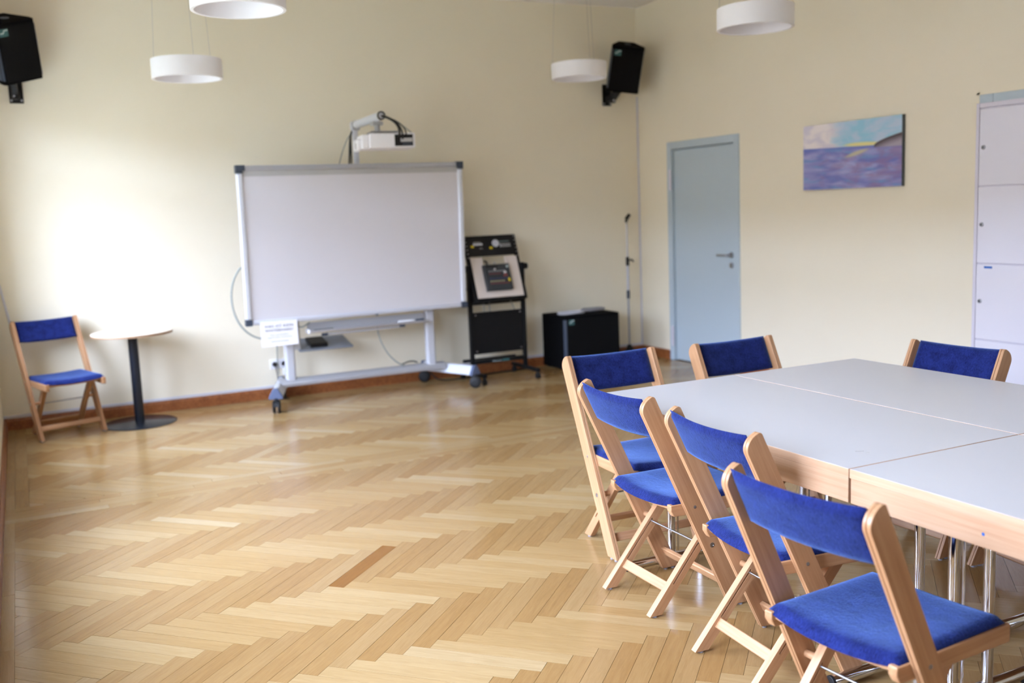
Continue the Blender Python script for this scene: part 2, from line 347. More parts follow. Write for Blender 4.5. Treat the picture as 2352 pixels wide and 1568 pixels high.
# ---------------------------------------------------------------- the room
T = .30
def wall_x(name, x0, x1, ya, yb, openings, mat):
    """wall slab in the plane of constant x with rectangular openings (y0,y1,z0,z1)"""
    S = sorted({ya, yb, *[o[0] for o in openings], *[o[1] for o in openings]}); Z = sorted({0.0, CEIL, *[o[2] for o in openings], *[o[3] for o in openings]})
    holes = {(i, j) for i in range(len(S)-1) for j in range(len(Z)-1) for o in openings if o[0] <= S[i] < o[1] and o[2] <= Z[j] < o[3]}
    return struct(name, MB().cells(S, Z, holes, lambda a, b, d: (x0+d, a, b), x1-x0), mat, smooth=False)
struct('wall_back', MB().box(LX-T, T, 0, T, 0, CEIL), M['wall'], smooth=False)
DY0, DY1, DZ = -1.462, -.545, 1.99             # clear opening of the grey door
D2Y0, D2Y1, D2Z = -4.95, -3.93, 2.03
wall_x('wall_right', 0, T, REAR-T, 0, [(DY0, DY1, 0, DZ), (D2Y0, D2Y1, 0, D2Z)], M['wall'])
wall_x('wall_left', LX-T, LX, REAR-T, 0, [(a, b, *WINZ) for a, b in WINS], M['wall'])
struct('wall_rear', MB().box(LX-T, T, REAR-T, REAR, 0, CEIL), M['wall'], smooth=False)
struct('ceiling', MB().box(LX-T, T, REAR-T, T, CEIL, CEIL+.2), M['ceil'], smooth=False)
struct('ground_outside', MB().box(-120, LX-T-.3, -90, 90, -4.2, -4.0), M['ground'], smooth=False)
struct('facade_outside', MB().box(-32, -27, -60, 60, -4, 5.9), M['facade'], smooth=False)  # unseen building opposite, its height set to hold back low sky light
for i, (a, b) in enumerate(WINS):
    w = struct('window_%d' % (i+1), loc=(LX-.12, (a+b)/2, WINZ[0]))
    z0, z1 = WINZ; x0, x1 = LX-.16, LX-.10
    f = MB()
    for bx in ((a, a+.06, z0, z1), (b-.06, b, z0, z1), (a, b, z0, z0+.06), (a, b, z1-.06, z1), (a, b, 1.98, 2.05), ((a+b)/2-.04, (a+b)/2+.04, z0, z1)):
        f.box(x0, x1, bx[0], bx[1], bx[2], bx[3])
    mk('window_frame', f, M['frame'], w, smooth=False)
    for (p, q) in ((a+.06, (a+b)/2-.04), ((a+b)/2+.04, b-.06)):
        for (r, s) in ((z0+.06, 1.98), (2.05, z1-.06)): mk('pane', MB().box(LX-.133, LX-.127, p, q, r, s), M['glass'], w, smooth=False)
    mk('window_sill', MB().box(LX-.10, LX-.001, a, b, z0-.001, z0+.02), M['frame'], w, bevel=.006)

# door_1, blue grey steel door in the right wall
d = struct('door_1', loc=(0, (DY0+DY1)/2, 0))
fy0, fy1, fz = -1.517, -.489, 2.046
f = MB(); f.box(-.014, .12, DY1-.012, fy1, 0, fz).box(-.014, .12, fy0, DY0+.012, 0, fz).box(-.014, .12, DY0+.012, DY1-.012, DZ-.012, fz)
mk('door_frame', f, M['door'], d, bevel=.004)
mk('light_seal_panel', MB().box(.056, .12, DY0, DY1, 0, DZ), M['door'], d, smooth=False)  # panel added behind the leaf to keep outside light out of the gaps
leaf = mk('door_leaf', MB().box(.012, .055, DY0+.018, DY1-.018, .008, DZ-.02), M['door'], d, bevel=.003)
hd = mk('door_handle', MB().tube([(.012, DY0+.075, 1.02), (-.045, DY0+.075, 1.02), (-.05, DY0+.085, 1.02), (-.05, DY0+.20, 1.018)], .0095, 12), M['steel'], leaf)
mk('handle_rosette', MB().cyl((.012, DY0+.075, 1.02), (.002, DY0+.075, 1.02), .026), M['steel'], leaf)
mk('lock_rosette', MB().cyl((.012, DY0+.075, .93), (.002, DY0+.075, .93), .026).box(-.001, .003, DY0+.071, DY0+.079, .915, .945), M['steel'], leaf)
for z in (1.70, .235): mk('hinge', MB().cyl((-.026, DY1-.010, z-.095), (-.026, DY1-.010, z+.095), .013, 14).box(-.026, -.012, DY1-.016, DY1+.012, z-.07, z+.07), M['hinge'], d)
# door_2 hidden behind the lockers, only its head shows
d2 = struct('door_2', loc=(0, (D2Y0+D2Y1)/2, 0))
mk('door_frame', MB().box(-.012, .12, D2Y1-.02, -3.852, 0, 2.09).box(-.012, .12, -5.03, D2Y0+.02, 0, 2.09).box(-.012, .12, D2Y0+.02, D2Y1-.02, D2Z-.02, 2.09), M['door'], d2, bevel=.004)
mk('door_leaf', MB().box(.012, .055, D2Y0+.02, D2Y1-.02, .008, D2Z-.022), M['door'], d2)
mk('light_seal_panel', MB().box(.056, .12, D2Y0, D2Y1, 0, D2Z), M['door'], d2, smooth=False)  # same added panel, blocks outside light behind the second leaf
mk('architrave', MB().box(-.01, 0, -3.852, -3.832, 0, 2.105).box(-.01, 0, -5.05, -3.832, 2.09, 2.105), M['wall'], d2, smooth=False)

BH = .088
def bbprof(mb, p0, p1, n):
    p0, p1, n = V(p0), V(p1), V(n); u = (p1-p0); L = u.length; u.normalize()
    return mb.prism([(0, 0), (.022, 0), (.022, BH-.02), (.012, BH), (0, BH)], p0, n, V((0, 0, 1)), u, L)
struct('baseboard_back', bbprof(MB(), (LX, 0, 0), (0, 0, 0), (0, -1, 0)), M['base'], smooth=False)
struct('baseboard_left', bbprof(MB(), (LX, REAR, 0), (LX, -.022, 0), (1, 0, 0)), M['base'], smooth=False)
bb = MB(); bbprof(bb, (0, -.022, 0), (0, fy1+.002, 0), (-1, 0, 0)); bbprof(bb, (0, fy0-.002, 0), (0, -3.82, 0), (-1, 0, 0)); bbprof(bb, (0, -5.06, 0), (0, REAR, 0), (-1, 0, 0))
struct('baseboard_right', bb, M['base'], smooth=False)
struct('trim_1', MB().box(LX, -.012, -.016, 0, BH, BH+.022), M['duct'], bevel=.002)
struct('trim_2', MB().box(-.014, 0, -.014, 0, BH, 2.52), M['duct'], bevel=.002)

# ---------------------------------------------------------------- oak parquet
FL = struct('floor', MB().box(LX-T, T, REAR-T, T, -.2, -.008), M['joint'], smooth=False)
PW, PLN = .0705, .5
PS, PD = PW*2**.5, PLN/2**.5
def clip(poly, box):
    x0, x1, y0, y1 = box
    for ax, lim, sg in ((0, x0, 1), (0, x1, -1), (1, y0, 1), (1, y1, -1)):
        out = []
        for i, p in enumerate(poly):
            q = poly[(i+1) % len(poly)]; a = sg*(p[ax]-lim); b = sg*(q[ax]-lim)
            if a >= 0: out.append(p)
            if (a >= 0) != (b >= 0):
                t = a/(a-b); out.append((p[0]+t*(q[0]-p[0]), p[1]+t*(q[1]-p[1])))
        poly = out
        if len(poly) < 3: return None
    return poly
def area(poly): return abs(sum(p[0]*q[1]-q[0]*p[1] for p, q in zip(poly, poly[1:]+poly[:1])))/2
STAVES = []           # (polygon, origin, axis, kind)
GAP = .0006
def stave(o, ax, wd, L, Wd, box, kind):
    o, ax, wd = V((*o, 0)), V((*ax, 0)), V((*wd, 0))
    q = [o+ax*GAP+wd*GAP, o+ax*(L-GAP)+wd*GAP, o+ax*(L-GAP)+wd*(Wd-GAP), o+ax*GAP+wd*(Wd-GAP)]
    pl = clip([(p.x, p.y) for p in q], box)
    if pl and area(pl) > 2e-4: STAVES.append((pl, o, ax, wd, kind))
def herring(x0, y0, rot, box):
    c, s = math.cos(rot), math.sin(rot); R2 = lambda x, y: (c*x-s*y, s*x+c*y)
    a = R2(.5**.5, -.5**.5); w = R2(-.5**.5, -.5**.5)
    ks = range(int((y0-box[3])/(2*PD))-3, int((y0-box[2])/(2*PD))+4)
    for k in ks:
        for i in range(int((box[0]-x0)/PS)-8, int((box[1]-x0)/PS)+9):
            dx, dy = R2(i*PS, -2*PD*k); t = (x0+dx, y0+dy)
            stave(t, a, w, PLN, PW, box, 0.0)
            stave((t[0]+a[0]*PLN, t[1]+a[1]*PLN), w, a, PLN, PW, box, 1.0)
BAND0, BAND1 = -2.642, -2.360
herring(-3.6177, -4.3892, -.0083, (LX+PW, 0, REAR, BAND0))
herring(-3.48, -1.30, -.004, (LX+2*PW, 0, BAND1, 0))
rs = random.Random(3)
for j in range(4):
    x = LX-rs.random()*.4
    while x < 0:
        L = rs.choice((.5, .62, .8, .5)); stave((x, BAND0+j*PW), (1, 0), (0, 1), L, PW, (LX, 0, BAND0, BAND1+.001), .35); x += L
for (bx, y0, y1) in ((LX, REAR, BAND0), (LX, BAND1, 0), (LX+PW, BAND1, 0)):
    y = y0-rs.random()*.3
    while y < y1: stave((bx, y), (0, 1), (1, 0), .6, PW, (bx, bx+PW, y0, y1), .6); y += .6
def scr_area(pl):
    q = [project((x, y, 0)) for x, y in pl]
    if min(p[2] for p in q) < .3: return 0
    cx = sum(p[0] for p in q)/len(q); cy = sum(p[1] for p in q)/len(q)
    if not (0 < cx < 2352 and 0 < cy < 1568): return 0
    wx = sum(x for x, y in pl)/len(pl); wy = sum(y for x, y in pl)/len(pl)
    if wx > -3.42 and wy < -4.6: return 0          # under the tables
    return area([(p[0], p[1]) for p in q])
order = sorted(range(len(STAVES)), key=lambda i: -scr_area(STAVES[i][0]))
single = set(order[:300])
def stave_geo(st, zt):
    pl, o, ax, wd, kind = st; n = len(pl)
    if sum(p[0]*q[1]-q[0]*p[1] for p, q in zip(pl, pl[1:]+pl[:1])) < 0: pl = pl[::-1]
    vs = [(x, y, zt) for x, y in pl]+[(x, y, -.009) for x, y in pl]
    fs = [tuple(range(n))]+[(i, n+i, n+(i+1) % n, (i+1) % n) for i in range(n)]
    gs = [((V((x, y, 0))-o).dot(ax), (V((x, y, 0))-o).dot(wd), 0) for x, y in pl]*2
    return vs, fs, gs
def put_attr(me, gs, rn, dn):
    a = me.attributes.new('gc', 'FLOAT_VECTOR', 'POINT'); a.data.foreach_set('vector', [c for g in gs for c in g])
    a = me.attributes.new('tone', 'FLOAT_VECTOR', 'POINT'); a.data.foreach_set('vector', [c for p in zip(rn, dn, dn) for c in p])
    me.materials.append(M['parquet'])
rs = random.Random(11)
def tone(st):
    # the single deep brown stave that stands out in the photograph
    cx = sum(p[0] for p in st[0])/len(st[0]); cy = sum(p[1] for p in st[0])/len(st[0])
    if st[4] == 1.0 and abs(cx+4.315) < .035 and abs(cy+4.235) < .035: return 0.0
    return max(.28, rs.betavariate(2.8, 2.2))
av, af, ag, ar, an = [], [], [], [], []
for i, st in enumerate(STAVES):
    zt = rs.uniform(-.0003, .0002); vs, fs, gs = stave_geo(st, zt); r = tone(st)
    if i in single:
        me = bpy.data.meshes.new('plank'); me.from_pydata(vs, [], fs); put_attr(me, gs, [r]*len(vs), [st[4]]*len(vs)); me.update()
        o = bpy.data.objects.new('plank', me); COL.objects.link(o); o.parent = FL
    else:
        b = len(av); av += vs; ag += gs; af += [tuple(k+b for k in f) for f in fs]; ar += [r]*len(vs); an += [st[4]]*len(vs)
me = bpy.data.meshes.new('planks'); me.from_pydata(av, [], af); put_attr(me, ag, ar, an); me.update()
o = bpy.data.objects.new('planks', me); COL.objects.link(o); o.parent = FL; o['kind'] = 'stuff'

# ---------------------------------------------------------------- folding tables
TA = -.0053; TW, TL, TH = .714, 1.394, .74
TO = V((-3.4814, -6.1978, 0)); tex = V((math.cos(TA), math.sin(TA), 0)); tey = V((-math.sin(TA), math.cos(TA), 0))
def make_table(label, ci, ri):
    c = TO+tex*(TW/2+ci*(TW+.0025))+tey*(TL/2+ri*(TL+.0025))
    t = thing('folding_table', label, 'table', c, TA, 'folding tables pushed together', world=False)
    return t
def table_parts(t):
    w, l = TW/2-.0005, TL/2-.0005
    top = mk('table_top', MB().box(-w, w, -l, l, TH-.027, TH-.0006), M['beech2'], t, bevel=.0012)
    mk('laminate', MB().box(-w+.0016, w-.0016, -l+.0016, l-.0016, TH-.004, TH), M['laminate'], top, smooth=False)
    a = .012
    for s in (-1, 1):
        mk('apron', MB().box(s*(w-a)-.010, s*(w-a)+.010, -l+.003, l-.003, TH-.100, TH-.027), M['beech2'], t, bevel=.0015)
        mk('apron', MB().box(-w+.023, w-.023, s*(l-a)-.010, s*(l-a)+.010, TH-.100, TH-.027), M['beech2'], t, bevel=.0015)
    for s in (-1, 1):
        y = s*(l-.125)
        for x in (-.075, .075):
            mk('leg_tube', MB().cyl((x, y, .045), (x, y, TH-.03), .0165, 20), M['chrome'], t)
            mk('collar', MB().tube([(x+.012, y, TH-.135+.02), (x+.03, y+.005, TH-.145), (x+.045, y, TH-.125)], .006, 8), M['chrome'], t)
        mk('brace_rod', MB().cyl((-.050, y-s*.012, .06), (-.050, y-s*.012, TH-.05), .004, 8), M['chrome'], t)
        fb = mk('foot_bar', MB().cyl((-.295, y, .032), (.295, y, .032), .019, 20), M['chrome'], t)
        for x in (-.30, .30):
            g = 1 if x > 0 else -1
            mk('end_cap', MB().cyl((x-g*.008, y, .032), (x+g*.004, y, .032), .0195, 20).box(x-g*.045-.02, x-g*.045+.03, y-.013, y+.013, .0, .018), M['rubber'], fb, bevel=.002)
tabs = []
for label, ci, ri in (('pale grey folding table of the left row, lined with three blue chairs', 0, 0),
                      ('pale grey folding table nearest the camera, with a blue dot on its beech apron', 0, -1),
                      ('pale grey folding table at the far right, in front of the white lockers', 1, 0),
                      ('pale grey folding table cut off by the lower right edge of the picture', 1, -1)):
    t = make_table(label, ci, ri)
    if not tabs: table_parts(t)
    else:
        for ch in tabs[0].children:
            c = ch.copy(); COL.objects.link(c); c.parent = t
            for g in ch.children: e = g.copy(); COL.objects.link(e); e.parent = c
    tabs.append(t)
w = TW/2-.001; l = TL/2-.001
mk('ink_dot', MB().cyl((-w+.0018, l-.435, TH-.066), (-w+.0012, l-.435, TH-.066), .0045, 10), M['blue'], tabs[1])
mk('glue_mark', MB().tube([(-w+.155, -l+.128, TH+.0003), (-w+.165, -l+.12, TH+.0003), (-w+.18, -l+.118, TH+.0003)], .0012, 6).tube([(-w+.17, -l+.1, TH+.0003), (-w+.178, -l+.094, TH+.0003)], .0013, 6), M['stain'], tabs[0])

# ---------------------------------------------------------------- folding chairs
U_ = V((0, -.4280, .9038)); N_ = V((0, .9038, .4280)); PY0 = .171
def post_pt(z): return V((0, PY0-.4735*z, z))
def make_chair(label, cat='chair'):
    t = thing('folding_chair', label, cat, (0, 0, 0), 0, 'blue velvet folding chairs', world=False)
    # long side posts: rear top to front foot
    Lp = .838/.9038; hw = .034
    def post_poly(h):
        # (along, across); the foot is cut level with the floor, the head is rounded towards the rear
        k = .4280/.9038
        pts = [(.010+h*k+.0, -h)][:0]
        pts = [(.009/.9038+h*k, -h), (.009/.9038-h*k, h)]
        r = .050
        for i in range(7):
            a = PI/2*i/6; pts.append((Lp-.012-.012+.012*math.sin(a), h-.012+.012*math.cos(a)))
        for i in range(9):
            a = PI/2*i/8; pts.append((Lp-.012-.040+.040*math.cos(a), -h+.050-.050*math.sin(a)))
        return pts
    for s in (-1, 1):
        xo = s*.232; mb = MB()
        o = V((xo, PY0, 0))
        mb.prism(post_poly(hw), o, U_, N_, V((-s, 0, 0)), .0125)
        mb.prism(post_poly(hw-.0025), o+V((-s*.0125, 0, 0)), U_, N_, V((-s, 0, 0)), .002)
        mb.prism(post_poly(hw), o+V((-s*.0145, 0, 0)), U_, N_, V((-s, 0, 0)), .0085)
        ps = mk('post', mb, M['beech'], t, bevel=.0022)
        fc = V((s*.221, PY0-.004, 0))
        for dy in (-.018, .016): mk('glide', MB().cyl(fc+V((0, dy, 0)), fc+V((0, dy, .011)), .008, 12), M['glide'], ps)
        for z, r in ((.414, .006), (.258, .0095)):
            p = post_pt(z); mk('screw', MB().lathe([(r, 0), (r, .0008), (r*.5, .0016), (r*.45, .0006)], (s*.232, p.y, p.z), 16, (0, 1, 0), (0, 0, 1), (s, 0, 0)), M['steel'], ps)
    # short legs: rear foot to the underside of the seat front, slotted
    F0 = V((0, -.160, .008)); F1 = V((0, .190, .428)); lu = (F1-F0).normalized(); ln = V((0, lu.z, -lu.y)); LL = (F1-F0).length; k = lu.y/lu.z
    for s in (-1, 1):
        x0 = s*.170
        def fn(a, b, d, x0=x0, s=s):
            q = F0+lu*a+ln*b
            if a == 0: q = q+lu*(-(q.z-.008)/lu.z)
            return V((x0-s*d, q.y, q.z))
        lg = mk('leg', MB().cells([0, LL*.24, LL*.585, LL], [-.020, -.010, -.004, .020], {(1, 1)}, fn, .026), M['beech'], t)
        mk('glide', MB().cyl((s*.157, -.158, 0), (s*.157, -.158, .010), .0095, 14), M['glide'], lg)
    pv = post_pt(.258)
    for s in (-1, 1): mk('dowel', MB().cyl((s*.168, pv.y, pv.z), (s*.212, pv.y, pv.z), .011, 16), M['beech'], t)
    rp = F0+lu*(LL*.565)+ln*(-.007)
    mk('metal_rod', MB().cyl((-.172, rp.y, rp.z), (.172, rp.y, rp.z), .0035, 10), M['steel'], t)
    c = F0+lu*(LL*.20); mk('rear_stretcher', MB().obox(c, (.146, 0, 0), lu*.019, ln*.009), M['beech'], t, bevel=.003)
    c = F0+lu*(LL*.90)+ln*(-.004); mk('upper_stretcher', MB().obox(c, (.146, 0, 0), lu*.014, ln*.009), M['beech'], t, bevel=.003)
    c = post_pt(.085)+N_*.004; mk('front_stretcher', MB().obox(c, (.2105, 0, 0), U_*.018, N_*.009), M['beech'], t, bevel=.004)
    # seat rails and cushion
    for s in (-1, 1):
        mk('seat_rail', MB().prism([(-.112, .426), (-.112, .404), (-.098, .382), (.324, .372), (.324, .420)], (s*.208, 0, 0), (0, 1, 0), (0, 0, 1), (-s, 0, 0), .026), M['beech'], t, bevel=.003)
    mk('seat_board', MB().pad(lambda u, v, sd: V(((u-.5)*.364, -.098+v*.405, (.405-.010*(1-(2*u-1)**2)) + (.008 if sd else 0))), 12, 1), M['beech'], t)
    def seat(u, v, sd):
        X = 2*u-1; yr = -.104-.020*(1-X*X); yf = .322-.012*X*X; y = yr+(yf-yr)*v
        e = max(1-max(abs(X)**7, abs(2*v-1)**9), 0)
        base = .424-.010*(1-X*X)-.008*math.sin(PI*v)*(1-X*X)
        if not sd: return V((X*.203, y, base-.006*(1-X**6)))
        ins = .006*(1-e**.5)
        return V((X*(.206-ins*.5), y+(ins if v < .5 else -ins), base+.003+.025*e**.5))
    mk('seat_cushion', MB().pad(seat, 26, 26), M['velvet'], t, angle=70)
    z0, z1 = .682, .832
    def back(u, v, sd):
        X = 2*u-1; z = z0+(z1-z0)*v; bow = -.018*(1-X*X)
        e = 1-max(abs(2*v-1)**6, abs(X)**14); th = .0125*max(e, 0)**.4+.001
        p = post_pt(z); q = p+N_*(bow+(th if sd else -th)-.004)
        return V((X*.2095, q.y, q.z))
    mk('backrest', MB().pad(back, 24, 12), M['velvet'], t, angle=75)
    return t
def cz(deg): return math.radians(deg)
CH = [(-3.400, -5.180, -91.0, 'farthest of three blue folding chairs along the left table edge'),
      (-3.448, -5.818, -94.5, 'middle one of three blue folding chairs along the left table edge'),
      (-3.712, -6.456, -85.5, 'blue folding chair nearest the camera, first of three along left table edge'),
      (-3.145, -4.603, 178.3, "blue folding chair at the far table end, at the table's left corner"),
      (-2.485, -4.665, 179.6, 'blue folding chair at the far table end, in front of the grey door'),
      (-2.074, -5.254, 93.0, 'blue folding chair across the table, in front of the white lockers'),
      (-2.050, -5.848, 82.0, 'folding chair of which only wooden feet show beneath the tables'),
      (-5.340, -.392, 197.2, 'folding chair with blue cushions alone in the corner beside round bistro table')]
ch0 = make_chair(CH[0][3]); ch0.location = (CH[0][0], CH[0][1], 0); ch0.rotation_euler = (0, 0, cz(CH[0][2]))
for x, y, a, lb in CH[1:]: dup(ch0, (x, y, 0), cz(a), lb)

# ---------------------------------------------------------------- round bistro table
bt = thing('bistro_table', 'round bistro table with pale top and dark metal pedestal, by the wall', 'table', (-4.818, -.362, 0))
bx, by = -4.818, -.362
mk('pedestal_base', MB().lathe([(.268, 0), (.268, .004), (.258, .010), (.06, .018), (.034, .022), (0, .022)], (bx, by, 0), 64), M['navy'], bt)
mk('pedestal_column', MB().cyl((bx, by, .015), (bx, by, .672), .036, 32), M['navy'], bt)
mk('mounting_plate', MB().cyl((bx, by, .668), (bx, by, .678), .12, 24), M['navy'], bt)
tt = mk('round_top', MB().lathe([(.270, 0), (.288, .004), (.290, .012), (.290, .022), (.286, .026), (0, .026)], (bx, by, .676), 72), M['bistro'], bt)
mk('edge_band', MB().lathe([(.2905, .003), (.2912, .008), (.2912, .014), (.2905, .018)], (bx, by, .676), 72), M['bistroe'], tt)

# ---------------------------------------------------------------- mobile interactive board
wb = thing('mobile_whiteboard', 'large interactive whiteboard on a silver wheeled stand', 'whiteboard', (-3.06, -.37, 0))
BY = -.47; TILT = .045
def bp(x, z, d=0.0):  # point on the board plane, d in front of it
    f = (z-.68)/1.22; return V((x, BY-TILT*f-d, z))
X0, X1, Z0, Z1 = -3.995, -2.118, .675, 1.906
def bbox(mb, xa, xb, za, zb, d0, d1):
    vs = [bp(x, z, d) for x in (xa, xb) for z in (za, zb) for d in (d0, d1)]
    return mb.add(vs, [(0, 1, 3, 2), (4, 6, 7, 5), (0, 4, 5, 1), (2, 3, 7, 6), (0, 2, 6, 4), (1, 5, 7, 3)])
mk('board_back', bbox(MB(), X0+.02, X1-.02, Z0+.02, Z1-.02, -.035, .0), M['grey'], wb, smooth=False)
mk('board_surface', bbox(MB(), X0+.05, X1-.05, Z0+.035, Z1-.085, 0, .004), M['board'], wb, smooth=False)
mk('header_strip', bbox(MB(), X0+.05, X1-.05, Z1-.086, Z1-.042, 0, .006), M['grey'], wb, smooth=False)
mk('top_rail', bbox(MB(), X0+.06, X1-.06, Z1-.042, Z1-.004, -.035, .02), M['alu'], wb, bevel=.006)
mk('bottom_rail', bbox(MB(), X0+.05, X1-.05, Z0+.002, Z0+.036, -.035, .02), M['silver'], wb, bevel=.008)
for xa in (X0+.004, X1-.049): mk('side_rail', bbox(MB(), xa, xa+.045, Z0+.045, Z1-.06, -.035, .02), M['alul'], wb, bevel=.012, segs=4)
for xa, xb, za, zb in ((X0, X0+.068, Z1-.06, Z1), (X1-.062, X1, Z1-.06, Z1), (X0, X0+.048, Z0-.002, Z0+.046), (X1-.048, X1, Z0-.002, Z0+.046)):
    c = MB(); top = za > 1
    if top:
        bbox(c, xa, xb, zb-.042, zb, -.038, .024); bbox(c, xa if xa < -3 else xb-.049, xa+.049 if xa < -3 else xb, za, zb-.042, -.038, .024)
    else: bbox(c, xa, xb, za, zb, -.038, .024)
    mk('corner_cap', c, M['slate'], wb, smooth=False)
mk('board_hook', MB().box(-2.945, -2.925, BY-.035, BY-.01, .672, .684), M['slate'], wb)
# stand: columns, cross bar, splayed feet, casters
for x in (-3.648, -2.432):
    mk('column', MB().box(x-.04, x+.04, -.40, -.335, .155, 1.15), M['silver'], wb, bevel=.02, segs=5)
mk('cross_bar', MB().prism([(-.03, 0), (.045, 0), (.045, .03), (.02, .058), (-.03, .062)], (-3.76, -.37, .150), (0, -1, 0), (0, 0, 1), (1, 0, 0), 1.45), M['alu'], wb, bevel=.006)
for sx, (xr, yr), (xf, yf) in ((-1, (-3.665, -.10), (-3.846, -.66)), (1, (-2.395, -.10), (-2.150, -.66))):
    u = V((xf-xr, yf-yr, 0)); L = u.length; u.normalize(); sd = V((-u.y, u.x, 0))
    ft = mk('foot', MB().prism([(-.05, 0), (.05, 0), (.046, .022), (.016, .078), (-.016, .078), (-.046, .022)], V((xr, yr, .112)), sd, V((0, 0, 1)), u, L-.02), M['alul'], wb, bevel=.005)
    for p, e in ((V((xf, yf, .108)), 1), (V((xr, yr, .108)), -1)):
        mk('foot_cap', MB().prism([(-.056, 0), (.056, 0), (.052, .024), (.018, .086), (-.018, .086), (-.052, .024)], p-u*(.02*e), sd, V((0, 0, 1)), u*e, .032), M['slate2'], ft, bevel=.006)
        c = mk('caster', MB().cyl(p+V((0, 0, -.02)), p+V((0, 0, .01)), .016, 12), M['rubber'], ft)
        cp = p+V((0, 0, -.058)); cd = u if sx < 0 else V((.86, -.51, 0)); cs = V((-cd.y, cd.x, 0))
        for k in (-1, 1): mk('wheel', MB().lathe([(.02, 0), (.046, .001), (.05, .006), (.05, .013), (.042, .019), (.016, .021)], cp+cs*(k*.010), 28, cd, (0, 0, 1), cs*k), M['rubber'], ft)
        mk('caster_hood', MB().prism([(.046*math.cos(a), .046*math.sin(a)) for a in [PI*i/10 for i in range(11)]], cp-cs*.012+V((0, 0, .006)), cd, V((0, 0, 1)), cs, .024), M['rubber'], ft)
# pen tray, lower device, laptop shelf
mk('pen_tray', MB().prism([(0, 0), (.10, 0), (.105, .018), (.09, .022), (.085, .008), (.01, .01), (.0, .075)], (-3.50, -.405, .578), (0, -1, 0), (0, 0, 1), (1, 0, 0), 1.02), M['alu'], wb, bevel=.002)
mk('tray_end', MB().box(-3.515, -3.498, -.51, -.40, .572, .605), M['white'], wb, bevel=.005)
mk('sensor_bar', MB().tube([(-3.395, -.47, .553), (-2.72, -.47, .560)], .011, 12), M['grey'], wb)
for x in (-3.40, -2.74): mk('sensor_bar_end', MB().tube([(x, -.47, .553+.01*(x > -3)), (x+.05, -.47, .554+.01*(x > -3))], .0125, 12), M['slate'], wb)
def sh(x, y, d=0.0): return V((x, y, .497+(y+.15)*.222+d))   # the shelf slopes towards the room
def shbox(mb, xa, xb, ya, yb, d0, d1, skew=0.0):
    vs = [sh(x+(skew if x == xb and y == ya else 0), y, d) for x in (xa, xb) for y in (ya, yb) for d in (d0, d1)]
    return mb.add(vs, [(0, 1, 3, 2), (4, 6, 7, 5), (0, 4, 5, 1), (2, 3, 7, 6), (0, 2, 6, 4), (1, 5, 7, 3)])
mk('laptop_shelf', shbox(MB(), -3.58, -3.13, -.43, -.14, -.012, 0), M['shelf'], wb, bevel=.003)
mk('shelf_bracket', MB().box(-3.612, -3.56, -.40, -.33, .44, .68), M['grey'], wb, bevel=.003)
# mast and boom
mk('mast', MB().box(-3.022, -2.982, -.43, -.385, 1.0, 2.20), M['silver'], wb, bevel=.008)
mk('boom_elbow', MB().lathe([(.0, -.034), (.036, -.034), (.036, .034), (0, .034)], (-3.002, -.42, 2.205), 20, (0, 1, 0), (0, 0, 1), (1, 0, 0)), M['silver'], wb, bevel=.004)
bm = mk('boom', MB().cyl((-3.002, -.40, 2.212), (-3.002, -1.06, 2.225), .032, 24), M['alul'], wb)
mk('boom_end', MB().lathe([(.032, 0), (.0325, .012), (.024, .013), (.022, -.004), (0, -.004)], (-3.002, -1.058, 2.225), 24, (1, 0, 0), (0, 0, 1), (0, -1, 0)), M['black'], bm)
mk('boom_strap', MB().lathe([(.033, -.006), (.0345, -.006), (.0345, .006), (.033, .006)], (-3.002, -.46, 2.213), 24, (1, 0, 0), (0, 0, 1), (0, 1, 0), closed=True), M['slate'], bm)

# projector hanging from the boom
pj = thing('projector', 'white projector hanging from the boom above the board', 'projector', (-2.95, -.93, 1.98))
PR = Matrix.Rotation(math.radians(-8), 3, 'Z'); pc = V((-2.945, -.93, 0))
def pp(x, y, z): q = PR @ V((x, y, 0)); return V((pc.x+q.x, pc.y+q.y, z))
def pbox(mb, xa, xb, ya, yb, za, zb, ch=0):
    vs = [pp(x, y, z) for x in (xa, xb) for y in (ya, yb) for z in (za, zb)]
    return mb.add(vs, [(0, 1, 3, 2), (4, 6, 7, 5), (0, 4, 5, 1), (2, 3, 7, 6), (0, 2, 6, 4), (1, 5, 7, 3)])
bd = mk('projector_body', pbox(MB(), -.135, .215, -.14, .15, 1.985, 2.098), M['white'], pj, bevel=.012, segs=3)
mk('lens_housing', pbox(pbox(MB(), -.19, -.13, -.12, .10, 1.982, 2.092), -.225, -.185, -.09, .08, 1.972, 2.06), M['white'], pj, bevel=.012, segs=3)
mk('vent_panel', pbox(MB(), -.2265, -.224, -.07, -.02, 1.985, 2.03), M['grey'], pj)
mk('connector_panel', pbox(MB(), .055, .195, -.1425, -.139, 2.0, 2.085), M['black'], pj)
for i in range(5): mk('connector', pbox(MB(), .115+.015*i, .125+.015*i, -.1445, -.142, 2.008, 2.022), M['slate'], pj)
mk('connector_strip', pbox(MB(), .10, .19, -.1445, -.142, 2.03, 2.058), M['grey'], pj)
mt = mk('mount_plate', pbox(MB(), -.11, .10, -.10, .10, 2.108, 2.116), M['steel'], pj)
for x, y in ((-.10, -.09), (.09, -.09), (-.10, .09), (.09, .09)): mk('mount_arm', MB().cyl(pp(x, y, 2.095), pp(x*.9, y*.9, 2.112), .008, 10), M['steel'], mt)
mk('mount_joint', MB().cyl((-2.99, -.93, 2.11), (-2.995, -.93, 2.19), .022, 16).box(-3.035, -2.955, -.965, -.895, 2.165, 2.192), M['grey'], mt)
